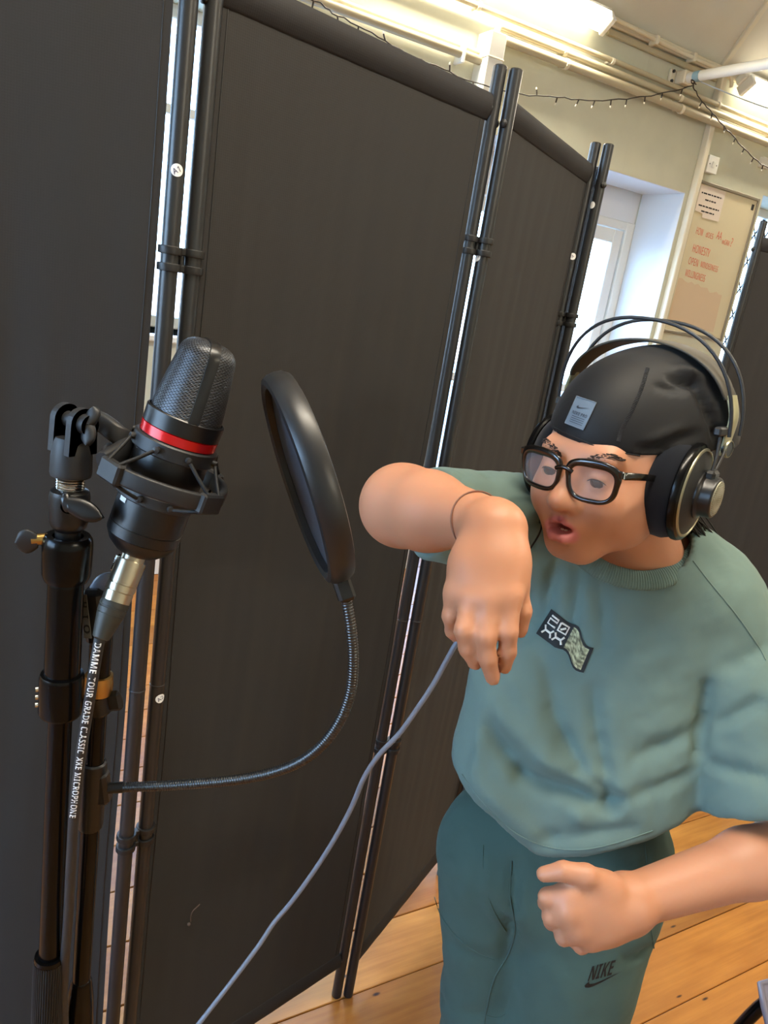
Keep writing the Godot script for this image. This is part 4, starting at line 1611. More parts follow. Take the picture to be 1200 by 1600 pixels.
# ------------------------------------------------------------------ pop filter
func build_pop_filter() -> void:
	var c := U(479, 748, 0.55)
	var n := (cam_basis * Vector3(-0.925, -0.312, 0.20)).normalized()
	var t := thing("pop_filter", c, "round black pop filter on a bent metal gooseneck in front of the microphone", "pop filter")
	var b := MB.new()
	var R := 0.0785
	lathe(b, c, n, [[R - 0.0105, 0.0035], [R - 0.010, 0.008], [R - 0.0065, 0.0098], [R - 0.003, 0.0088], [R - 0.0006, 0.005], [R, 0.0], [R - 0.0006, -0.005], [R - 0.003, -0.0088], [R - 0.0065, -0.0098], [R - 0.010, -0.008], [R - 0.0105, -0.0035], [R - 0.009, -0.001], [R - 0.009, 0.001], [R - 0.0105, 0.0035]], 72)
	obj("rim", b, mat(Color(0.115, 0.115, 0.118), 0.38), t)
	b = MB.new()
	for s in [-1.0, 1.0]:
		lathe(b, c + n * s * 0.003, n, [[0.0, 0.0], [0.03, 0.0004 * s], [R - 0.0095, 0.0]], 64)
	var net := mat(Color(0.24, 0.25, 0.275), 0.55, 0.0, 0.4)
	cloth_relief(net, 420.0, 0.012)
	obj("mesh_screen", b, net, t)
	# neck block and ferrule
	var dn := (cam_basis * Vector3(0.32, -0.947, 0.0)).normalized()
	var e := c + dn * (R - 0.001)
	b = MB.new()
	rbox(b, Transform3D(Basis(n, dn, n.cross(dn)).orthonormalized(), e + dn * 0.006), Vector3(0.0125, 0.018, 0.013), 0.0022)
	obj("neck_block", b, M.satin_black, t)
	var cl := upright(s2, 1229, 147)
	var pix := PackedVector3Array([e + dn * 0.012, U(541, 935, 0.552), U(549, 985, 0.556), U(552, 1035, 0.562), U(547, 1085, 0.569), U(528, 1132, 0.577), U(495, 1172, 0.587), U(450, 1199, 0.599), U(385, 1216, 0.612), U(300, 1225, 0.625), U(225, 1229, 0.635), U(190, 1230, 0.638)])
	b = MB.new()
	tube(b, PackedVector3Array([pix[0], pix[1]]), 0.0042, 14)
	tube(b, PackedVector3Array([U(193, 1230, 0.638), U(163, 1232, depth_of(cl))]), 0.0046, 14)
	obj("ferrule", b, M.satin_black, t)
	# coiled gooseneck: one turn of wire every 2.2 mm
	var sp := smooth_path(pix, 40)
	var even := PackedVector3Array([sp[0]])
	var rad := PackedFloat32Array([0.0036])
	var walk := 0.0
	var k := 0
	for i in range(1, sp.size()):
		var seg := sp[i].distance_to(sp[i - 1])
		var at := 0.0
		while walk + seg - at >= 0.00055:
			at += 0.00055 - walk
			walk = 0.0
			k += 1
			even.append(sp[i - 1].lerp(sp[i], at / seg))
			rad.append(0.0036 + 0.0006 * (0.5 + 0.5 * cos(TAU * k / 4.0)))
		walk += seg - at
	b = MB.new()
	tube(b, even, rad, 12)
	obj("gooseneck", b, mat(Color(0.30, 0.30, 0.30), 0.28, 0.85), t)
	# clamp on the slim stand
	b = MB.new()
	lathe(b, Vector3(s2.x, 0, s2.z), Vector3.UP, pole_profile(s2, [[143, 1292, 32], [143, 1290, 37], [144, 1284, 39], [147, 1196, 40], [148, 1191, 38], [148, 1189, 32]]), 24)
	rbox(b, Transform3D(Basis(cam_basis.x, Vector3.UP, cam_basis.x.cross(Vector3.UP)).orthonormalized(), cl + cam_basis.x * 0.008), Vector3(0.012, 0.030, 0.014), 0.003)
	var cm := obj("clamp", b, M.satin_black, t)
	for yy in [1192, 1206, 1218]:
		b = MB.new()
		lathe(b, upright(s2, yy, 146) - cam_basis.x * 0.0105 + cam_basis.z * 0.005, -cam_basis.x + cam_basis.z, [[0.0034, -0.002], [0.0034, 0.002], [0.0, 0.003]], 10)
		obj("screw", b, M.satin_black, cm)

# ------------------------------------------------------------------ soft shapes: tapered capsules joined with a smooth minimum, meshed as surface nets
class Field:
	var inv: Array[Transform3D] = []
	var fwd: Array[Transform3D] = []
	var ln := PackedFloat32Array()
	var r0 := PackedFloat32Array()
	var r1 := PackedFloat32Array()
	var sc := PackedFloat32Array()
	var kk := PackedFloat32Array()
	var op := PackedInt32Array()       # 0 join, 1 carve, 2 cut by a plane
	var creases: FastNoiseLite
	var crease_h := 0.0
	var folds := []                    # [a, b, width, height, fade]
	func cap(a: Vector3, b: Vector3, ra: float, rb: float, k := 0.02, o := 0, side := Vector3.ZERO, flat := 1.0) -> void:
		# side: direction in which the section is scaled by flat
		var y := b - a
		var l := y.length()
		y = y / l if l > 1e-6 else Vector3.UP
		var z := side - y * side.dot(y)
		if z.length() < 1e-3:
			z = y.cross(Vector3(0.3, 0.2, 0.9))
			if z.length() < 1e-3:
				z = y.cross(Vector3.RIGHT)
		z = z.normalized()
		var t := Transform3D(Basis(y.cross(z), y, z * flat), a)
		add(t, l, ra, rb, minf(flat, 1.0), k, o)
	func ell(c: Vector3, bs: Basis, rad: Vector3, k := 0.02, o := 0) -> void:
		var m := minf(rad.x, minf(rad.y, rad.z))
		add(Transform3D(Basis(bs.x * rad.x / m, bs.y * rad.y / m, bs.z * rad.z / m), c), 0.0, m, m, 1.0, k, o)
	func ball(c: Vector3, r: float, k := 0.02, o := 0) -> void:
		add(Transform3D(Basis.IDENTITY, c), 0.0, r, r, 1.0, k, o)
	func plane(p: Vector3, n: Vector3, k := 0.004) -> void:     # cuts away what lies on the side n points to
		var y := n.normalized()
		var x := y.cross(Vector3(0.31, 0.2, 0.9)).normalized()
		add(Transform3D(Basis(x, y, x.cross(y)), p), 0.0, 0.0, 0.0, 1.0, k, 2)
	func add(t: Transform3D, l: float, ra: float, rb: float, s: float, k: float, o: int) -> void:
		fwd.append(t)
		inv.append(t.affine_inverse())
		ln.append(l)
		r0.append(ra)
		r1.append(rb)
		sc.append(s)
		kk.append(maxf(k, 0.0005))
		op.append(o)
	func one(i: int, p: Vector3) -> float:
		var q := inv[i] * p
		if op[i] == 2:
			return -q.y
		var l := ln[i]
		if l > 0.0:
			var t := clampf(q.y / l, 0.0, 1.0)
			q.y -= t * l
			return (q.length() - lerpf(r0[i], r1[i], t)) * sc[i]
		return q.length() - r0[i]
	func some(list: PackedInt32Array, p: Vector3) -> float:
		var res := 1e3
		for i in list:
			var q := inv[i] * p
			var o := op[i]
			var d: float
			if o == 2:
				d = -q.y
			else:
				var l := ln[i]
				if l > 0.0:
					var t := clampf(q.y / l, 0.0, 1.0)
					q.y -= t * l
					d = (q.length() - (r0[i] + (r1[i] - r0[i]) * t)) * sc[i]
				else:
					d = q.length() - r0[i]
			var k := kk[i]
			if o == 0:
				var h := maxf(k - absf(d - res), 0.0) / k
				res = minf(res, d) - h * h * k * 0.25
			else:
				d = -d
				var h := maxf(k - absf(d - res), 0.0) / k
				res = maxf(res, d) + h * h * k * 0.25
		return res
	func all() -> PackedInt32Array:
		var a := PackedInt32Array()
		for i in op.size():
			a.append(i)
		return a
	func near(p: Vector3, R: float) -> PackedInt32Array:
		var a := PackedInt32Array()
		var best := 1e3
		var ds := PackedFloat32Array()
		for i in op.size():
			var d := one(i, p)
			ds.append(d)
			if op[i] == 0:
				best = minf(best, d)
		for i in op.size():
			if op[i] == 0:
				if ds[i] < best + 2.2 * R + kk[i]:
					a.append(i)
			elif ds[i] < R + kk[i] + 0.01:
				a.append(i)
		return a
	func fold(p: Vector3) -> float:
		var s := 0.0
		for f in folds:
			var a: Vector3 = f[0]
			var ab: Vector3 = f[1] - a
			var t := clampf((p - a).dot(ab) / ab.length_squared(), 0.0, 1.0)
			var d: float = (p - a - ab * t).length_squared() / (f[2] * f[2])
			if d < 6.0:
				s += f[3] * exp(-d) * (1.0 - f[4] * absf(t * 2.0 - 1.0))
		if creases:
			s += crease_h * creases.get_noise_3dv(p)
		return s
	func value(p: Vector3) -> float:
		return some(near(p, 0.02), p) - fold(p)
	func grad(p: Vector3) -> Vector3:
		var e := 0.0015
		var l := near(p, 0.03)
		return Vector3(some(l, p + Vector3(e, 0, 0)) - some(l, p - Vector3(e, 0, 0)), some(l, p + Vector3(0, e, 0)) - some(l, p - Vector3(0, e, 0)), some(l, p + Vector3(0, 0, e)) - some(l, p - Vector3(0, 0, e))).normalized()
	func cast(o: Vector3, d: Vector3, t0 := 0.3, t1 := 2.0) -> Vector3:     # where a ray meets the surface
		d = d.normalized()
		var t := t0
		for i in 160:
			var v := value(o + d * t)
			if v < 0.0003:
				break
			t += maxf(v * 0.7, 0.0004)
			if t > t1:
				break
		return o + d * t
	func snap(p: Vector3, lift := 0.0) -> Vector3:      # nearest place on the surface, by stepping along the gradient
		for i in 4:
			p -= grad(p) * (value(p) - lift) * 0.9
		return p
	func mesh(b: MB, cell: float, lo: Vector3, hi: Vector3) -> void:
		b.begin()
		var base := b.v.size()
		var B := 6
		var nb := Vector3i(((hi - lo) / (cell * B)).ceil())
		var nx := nb.x * B + 1
		var ny := nb.y * B + 1
		var nz := nb.z * B + 1
		var sxy := nx * ny
		var val := PackedFloat32Array()
		val.resize(sxy * nz)
		val.fill(9.0)
		var live := []
		var R := cell * B * 0.5 * 1.7321
		for bz in nb.z:
			for by in nb.y:
				for bxx in nb.x:
					var c := lo + Vector3(bxx + 0.5, by + 0.5, bz + 0.5) * cell * B
					var l := near(c, R)
					var d := some(l, c)
					if absf(d) > R * 1.35 + 0.004:
						continue
					live.append(Vector3i(bxx * B, by * B, bz * B))
					for k in B + 1:
						for j in B + 1:
							var at := (bxx * B) + (by * B + j) * nx + (bz * B + k) * sxy
							var p := lo + Vector3(bxx * B, by * B + j, bz * B + k) * cell
							for i in B + 1:
								if val[at] == 9.0:
									val[at] = some(l, p)
								at += 1
								p.x += cell
		var ids := PackedInt32Array()
		ids.resize(sxy * nz)
		ids.fill(-1)
		var off := PackedInt32Array([0, 1, nx, nx + 1, sxy, sxy + 1, sxy + nx, sxy + nx + 1])
		var ea := PackedInt32Array([0, 2, 4, 6, 0, 1, 4, 5, 0, 1, 2, 3])
		var eb := PackedInt32Array([1, 3, 5, 7, 2, 3, 6, 7, 4, 5, 6, 7])
		var cells := PackedInt32Array()
		for o in live:
			for k in B:
				for j in B:
					var at: int = o.x + (o.y + j) * nx + (o.z + k) * sxy
					for i in B:
						var m := 0
						for q in 8:
							if val[at + off[q]] < 0.0:
								m |= 1 << q
						if m != 0 and m != 255:
							var s := Vector3.ZERO
							var cnt := 0
							for e in 12:
								var a := ea[e]
								var bb := eb[e]
								if ((m >> a) & 1) != ((m >> bb) & 1):
									var va := val[at + off[a]]
									var t := va / (va - val[at + off[bb]])
									var pa := Vector3(a & 1, (a >> 1) & 1, a >> 2)
									var pb := Vector3(bb & 1, (bb >> 1) & 1, bb >> 2)
									s += pa.lerp(pb, t)
									cnt += 1
							ids[at] = b.v.size()
							b.v.append(lo + (Vector3(o.x + i, o.y + j, o.z + k) + s / cnt) * cell)
							cells.append(at)
						at += 1
		for at in cells:
			var s0 := val[at] < 0.0
			# edges along x, y and z from the cell's first corner
			for ax in 3:
				var e := 1 if ax == 0 else (nx if ax == 1 else sxy)
				var u := nx if ax == 0 else (sxy if ax == 1 else 1)
				var w := sxy if ax == 0 else (1 if ax == 1 else nx)
				if s0 == (val[at + e] < 0.0):
					continue
				if at - u - w < 0:
					continue
				var q0 := ids[at]
				var q1 := ids[at - u]
				var q2 := ids[at - u - w]
				var q3 := ids[at - w]
				if q1 < 0 or q2 < 0 or q3 < 0:
					continue
				if s0:
					b.quad(q0, q1, q2, q3)
				else:
					b.quad(q0, q3, q2, q1)
		if not folds.is_empty():
			b.end(true)
			for i in range(base, b.v.size()):
				b.v[i] += b.n[i] * fold(b.v[i])
			b.pv = base
			# normals again, for the folded surface
			for i in range(base, b.v.size()):
				b.n[i] = Vector3.ZERO
			for i in range(0, b.idx.size(), 3):
				if b.idx[i] < base:
					continue
				var f := (b.v[b.idx[i + 1]] - b.v[b.idx[i]]).cross(b.v[b.idx[i + 2]] - b.v[b.idx[i]])
				for q in 3:
					b.n[b.idx[i + q]] += f
			for i in range(base, b.v.size()):
				b.n[i] = b.n[i].normalized()
			b.pv = b.v.size()
			b.pi = b.idx.size()
		else:
			b.end(true)
	func bounds(grow := 0.02) -> AABB:
		var a := AABB()
		var first := true
		for i in op.size():
			if op[i] != 0:
				continue
			for e in [0.0, ln[i]]:
				var c := fwd[i] * Vector3(0, e, 0)
				var r := (r0[i] if e == 0.0 else r1[i])
				var bs := fwd[i].basis
				var h := Vector3(absf(bs.x.x) + absf(bs.y.x) + absf(bs.z.x), absf(bs.x.y) + absf(bs.y.y) + absf(bs.z.y), absf(bs.x.z) + absf(bs.y.z) + absf(bs.z.z)) * r
				h = h.min(Vector3.ONE * r * maxf(bs.x.length(), maxf(bs.y.length(), bs.z.length())))
				var q := AABB(c - h, h * 2.0)
				a = q if first else a.merge(q)
				first = false
		return a.grow(grow)
	func whole(b: MB, cell: float) -> void:
		var a := bounds()
		mesh(b, cell, a.position, a.end)

# ------------------------------------------------------------------ the person
var HB := Basis()
var HO := Vector3.ZERO
var shirt_field := Field.new()
var cap_field := Field.new()
var trouser_field := Field.new()
var hf: Field

func h(x: float, y: float, z: float) -> Vector3:      # head axes: x to the wearer's left, y to the crown, z out of the face
	return HO + HB * Vector3(x, y, z)

func ray(px: float, py: float) -> Vector3:
	return (cam_basis * Vector3((px - 600.0) / 1200.0, (800.0 - py) / 1200.0, -1.0)).normalized()

func on(f: Field, px: float, py: float, lift := 0.0) -> Vector3:
	var p := f.cast(EYE, ray(px, py))
	return p + f.grad(p) * lift if lift != 0.0 else p

func add_folds(f: Field, list: Array, strength := 1.3) -> void:         # [x0, y0, x1, y1, width, height] in the photograph, laid on the cloth
	var made := []
	for q in list:
		made.append([on(f, q[0], q[1]), on(f, q[2], q[3]), q[4] * 0.8, q[5] * strength, 0.5])
	f.folds.append_array(made)

func seam(f: Field, pts: Array, r: float, lift := 0.0) -> PackedVector3Array:
	var a := PackedVector3Array()
	for q in pts:
		a.append(Vector3(q[0], q[1], 0))
	a = smooth_path(a, 5)
	var o := PackedVector3Array()
	for q in a:
		o.append(on(f, q.x, q.y, lift))
	return o

func chain(f: Field, pts: Array, rad: Array, k: float) -> void:
	for i in pts.size() - 1:
		f.cap(pts[i], pts[i + 1], rad[i], rad[i + 1], k if i == 0 else 0.004)

func head_field() -> Field:
	var f := Field.new()
	f.ell(h(0, 0.035, -0.012), HB, Vector3(0.073, 0.086, 0.09), 0.02)
	f.ell(h(0, -0.014, 0.03), HB, Vector3(0.062, 0.07, 0.055), 0.03)
	f.ell(h(0, -0.05, 0.028), HB, Vector3(0.053, 0.043, 0.048), 0.025)
	f.cap(h(-0.012, -0.085, 0.06), h(0.012, -0.085, 0.06), 0.019, 0.019, 0.025)
	for s in [-1.0, 1.0]:
		f.ball(h(s * 0.035, -0.030, 0.058), 0.0265, 0.022)
		f.ell(h(s * 0.052, -0.03, 0.02), HB, Vector3(0.02, 0.04, 0.03), 0.02)
		f.ell(h(s * 0.076, -0.005, -0.012), HB, Vector3(0.008, 0.028, 0.018), 0.01)
	f.cap(h(-0.036, 0.024, 0.074), h(0.036, 0.024, 0.074), 0.013, 0.013, 0.016)
	for s in [-1.0, 1.0]:
		f.ell(h(s * 0.031, 0.003, 0.097), HB, Vector3(0.019, 0.012, 0.014), 0.012, 1)
		f.ball(h(s * 0.031, 0.001, 0.0730), 0.0142, 0.004)
		f.ell(h(s * 0.0315, -0.0015, 0.090), HB, Vector3(0.0135, 0.0046, 0.010), 0.0015, 1)
	f.cap(h(0, 0.012, 0.083), h(0, -0.024, 0.0985), 0.0085, 0.0115, 0.012)
	f.ball(h(0, -0.028, 0.1015), 0.0118, 0.008)
	for s in [-1.0, 1.0]:
		f.ball(h(s * 0.0125, -0.0300, 0.092), 0.0088, 0.007)
		f.ball(h(s * 0.0063, -0.0385, 0.0985), 0.0036, 0.003, 1)
	f.ell(h(0, -0.056, 0.073), HB, Vector3(0.03, 0.024, 0.019), 0.014)
	var ul := [h(-0.0205, -0.0570, 0.0815), h(-0.007, -0.0510, 0.0915), h(0.007, -0.0510, 0.0915), h(0.0205, -0.0570, 0.0815)]
	var ll := [h(-0.0195, -0.0605, 0.0810), h(-0.007, -0.0705, 0.0900), h(0.007, -0.0705, 0.0900), h(0.0195, -0.0605, 0.0810)]
	for i in 3:
		f.cap(ul[i], ul[i + 1], 0.0030 if i == 0 else 0.0043, 0.0030 if i == 2 else 0.0043, 0.005)
		f.cap(ll[i], ll[i + 1], 0.0034 if i == 0 else 0.0062, 0.0034 if i == 2 else 0.0062, 0.005)
	f.ell(h(0, -0.0605, 0.094), HB, Vector3(0.0165, 0.0056, 0.017), 0.0025, 1)
	f.cap(h(0, -0.052, 0.092), h(0, -0.042, 0.097), 0.0018, 0.0018, 0.004, 1)
	# neck
	f.cap(h(0, -0.03, -0.03), U(1006, 890, 1.02), 0.050, 0.056, 0.03)
	return f

func skin_tone(p: Vector3) -> Color:
	var q := HB.transposed() * (p - HO)
	var base := Color(0.475, 0.218, 0.122)
	if q.length() < 0.17:
		# lips
		var rim := Vector2(q.x / 0.0235, (q.y + 0.0622 - 0.002 * cos(q.x * 140.0)) / 0.0145).length()
		if q.z > 0.07 and rim < 1.12:
			base = base.lerp(Color(0.52, 0.17, 0.17), clampf((1.12 - rim) / 0.22, 0.0, 1.0))
			if q.z < 0.0835 and rim < 0.75:
				base = base.lerp(Color(0.16, 0.03, 0.03), clampf((0.0835 - q.z) / 0.004, 0.0, 1.0))
	return base

func build_person() -> void:
	HB = cam_basis * Basis(Vector3(0.68, -0.26, 0.68).normalized(), Vector3(0.1, 0.95, 0.262).normalized(), Vector3(-0.714, -0.109, 0.672).normalized())
	HB = HB.orthonormalized()
	HO = EYE + cam_basis * Vector3(0.2715, 0.0497, -0.918)
	var hipl := U(925, 1355, 1.155)
	var hipr := U(778, 1335, 1.205)
	var foot := Vector3((hipl.x + hipr.x) * 0.5, 0, (hipl.z + hipr.z) * 0.5)
	var t := thing("person", foot, "person in teal T-shirt, black cap and headphones leaning towards the microphone with one arm raised", "person")
	var b := MB.new()
	# ---- skin: head and neck, both arms with their hands, and the trunk under the clothes, in one mesh
	hf = head_field()
	hf.mesh(b, 0.003, h(0, 0, 0) - Vector3.ONE * 0.19, h(0, 0, 0) + Vector3.ONE * 0.17)
	var sh_r := U(800, 815, 1.06)
	var el_r := U(628, 790, 0.905)
	var wr_r := U(762, 818, 0.765)
	var f := Field.new()
	f.cap(sh_r, el_r, 0.050, 0.041, 0.02)
	f.ball(el_r, 0.041, 0.02)
	f.cap(el_r, el_r.lerp(wr_r, 0.35), 0.040, 0.042, 0.03)
	f.cap(el_r.lerp(wr_r, 0.35), wr_r, 0.042, 0.0265, 0.02)
	# right hand, hanging from the wrist, its back to the camera
	var kn := [U(714, 926, 0.735), U(737, 934, 0.720), U(766, 938, 0.712), U(797, 930, 0.712)]
	for i in 4:
		f.cap(wr_r.lerp(U(770, 832, 0.745), 0.8) + (kn[i] - kn[1]) * 0.25, kn[i], 0.0205, 0.0122, 0.02)
	f.cap(U(735, 880, 0.74), U(795, 880, 0.73), 0.018, 0.018, 0.02)
	chain(f, [kn[0], U(706, 962, 0.735), U(709, 985, 0.748), U(718, 998, 0.760)], [0.0115, 0.0092, 0.0083, 0.0072], 0.008)
	chain(f, [kn[1], U(725, 985, 0.708), U(731, 1014, 0.714), U(742, 1036, 0.722)], [0.0112, 0.0090, 0.0082, 0.0070], 0.006)
	chain(f, [kn[2], U(759, 995, 0.702), U(762, 1030, 0.706), U(770, 1060, 0.714)], [0.0115, 0.0092, 0.0083, 0.0070], 0.006)
	chain(f, [kn[3], U(794, 988, 0.706), U(793, 1018, 0.712), U(788, 1042, 0.722)], [0.0112, 0.0090, 0.0081, 0.0069], 0.006)
	chain(f, [U(792, 862, 0.738), U(806, 915, 0.728), U(815, 955, 0.728), U(812, 985, 0.732)], [0.0145, 0.0118, 0.0095, 0.0076], 0.012)
	f.whole(b, 0.0034)
	# left arm: elbow out of the picture, hand closed loosely at the waist
	var sh_l := U(1128, 988, 1.05)
	var el_l := U(1262, 1318, 0.985)
	var wr_l := U(985, 1408, 0.905)
	f = Field.new()
	f.cap(sh_l, el_l, 0.044, 0.039, 0.02)
	f.ball(el_l, 0.039, 0.02)
	f.cap(el_l, el_l.lerp(wr_l, 0.35), 0.038, 0.0385, 0.03)
	f.cap(el_l.lerp(wr_l, 0.35), wr_l, 0.0385, 0.0285, 0.02)
	var kl := [U(893, 1396, 0.868), U(888, 1424, 0.862), U(901, 1450, 0.866), U(922, 1464, 0.876)]
	for i in 4:
		f.cap(U(972, 1412, 0.897) + (kl[i] - kl[1]) * 0.2, kl[i], 0.024, 0.0145, 0.02)
	f.cap(U(935, 1392, 0.88), U(945, 1440, 0.885), 0.02, 0.02, 0.02)
	chain(f, [kl[0], U(856, 1402, 0.872), U(853, 1410, 0.895), U(872, 1418, 0.912)], [0.0125, 0.0105, 0.0092, 0.008], 0.008)
	chain(f, [kl[1], U(862, 1432, 0.872), U(862, 1440, 0.898), U(884, 1440, 0.912)], [0.0128, 0.0105, 0.0092, 0.008], 0.008)
	chain(f, [kl[2], U(881, 1463, 0.878), U(884, 1464, 0.902), U(902, 1456, 0.916)], [0.0124, 0.0102, 0.009, 0.008], 0.008)
	chain(f, [kl[3], U(908, 1477, 0.888), U(912, 1474, 0.908), U(925, 1466, 0.918)], [0.0118, 0.0094, 0.0085, 0.0076], 0.008)
	chain(f, [U(950, 1388, 0.880), U(915, 1368, 0.862), U(880, 1361, 0.862), U(850, 1366, 0.868)], [0.0175, 0.0128, 0.0108, 0.0088], 0.010)
	f.whole(b, 0.0034)
	# trunk
	f = Field.new()
	f.cap(U(1003, 900, 1.05), U(905, 1300, 1.15), 0.085, 0.10, 0.03, 0, cam_basis.z, 0.7)
	f.cap(sh_r, sh_l, 0.045, 0.04, 0.04)
	f.cap(hipr, hipl, 0.07, 0.08, 0.04)
	f.whole(b, 0.012)
	for p in b.v:
		b.c.append(skin_tone(p))
	var skin := mat(Color(1, 1, 1), 0.48, 0.0, 0.45)
	skin.vertex_color_use_as_albedo = true
	skin.subsurf_scatter_enabled = true
	skin.subsurf_scatter_strength = 0.12
	M.skin = skin
	obj("body", b, skin, t)
	face_parts(t)
	shirt(t, sh_r, sh_l)
	trousers(t, hipl, hipr)
	cap_and_hair(t)

func face_parts(t: Node3D) -> void:
	for s in [-1.0, 1.0]:
		var b := MB.new()
		var c := h(s * 0.031, 0.001, 0.0735)
		var look := (HB * Vector3(-0.12, -0.35, 1.0)).normalized()
		var fr := frame_to(look)
		var rows := []
		for i in 13:
			var a := PI * i / 12.0
			var r := PackedVector3Array()
			for k in 20:
				var q := TAU * k / 20.0
				r.append(c + (fr.y * cos(a) + (fr.x * cos(q) + fr.z * sin(q)) * sin(a)) * 0.0127)
			rows.append(r)
		grid(b, rows, true, true)
		for i in 13:
			for k in 20:
				b.c.append(Color(0.01, 0.008, 0.006) if i < 3 else (Color(0.055, 0.025, 0.012) if i < 4 else Color(0.75, 0.70, 0.66)))
		var em := mat(Color(1, 1, 1), 0.12)
		em.vertex_color_use_as_albedo = true
		obj("eye", b, em, t)
		b = MB.new()
		var lash := PackedVector3Array()
		for i in 9:
			var u := i / 8.0 * 2.0 - 1.0
			lash.append(hf.snap(h(s * 0.0315 + u * 0.0125, 0.0033 - 0.0042 * u * u, 0.0875 - 0.004 * u * u), 0.0003))
		tube(b, lash, [0.0003, 0.0006, 0.0008, 0.0009, 0.0009, 0.0009, 0.0008, 0.0006, 0.0003], 6)
		obj("eyelashes", b, mat(Color(0.06, 0.045, 0.04), 0.7), t)
		# eyebrow of short hairs
		b = MB.new()
		var r := RandomNumberGenerator.new()
		r.seed = 17
		for i in 46:
			var u := i / 45.0
			var p := h(s * lerpf(0.013, 0.050, u), 0.0215 + 0.009 * sin(u * 2.2) + r.randf_range(-0.0025, 0.0025), lerpf(0.0895, 0.0745, u * u))
			var d := HB * Vector3(s * 1.0, 0.25 - 0.5 * u + r.randf_range(-0.2, 0.2), -0.25 - u * 0.6).normalized()
			p = hf.snap(p, 0.0002)
			tube(b, PackedVector3Array([p, p + d * 0.005, hf.snap(p + d * 0.009, 0.0004)]), [0.0007, 0.0006, 0.0002], 4)
		var br := obj("eyebrow", b, mat(Color(0.17, 0.11, 0.085), 0.7), t)
		br.set_meta("kind", "stuff")
	var b := MB.new()
	for i in 6:
		var a := (i - 2.5) * 0.20
		rbox(b, Transform3D(HB * Basis(Vector3.UP, a), h(sin(a) * 0.026, -0.0655, 0.055 + cos(a) * 0.026)), Vector3(0.0048, 0.006, 0.003), 0.001)
	obj("teeth", b, mat(Color(0.85, 0.82, 0.76), 0.25), t).set_meta("kind", "stuff")

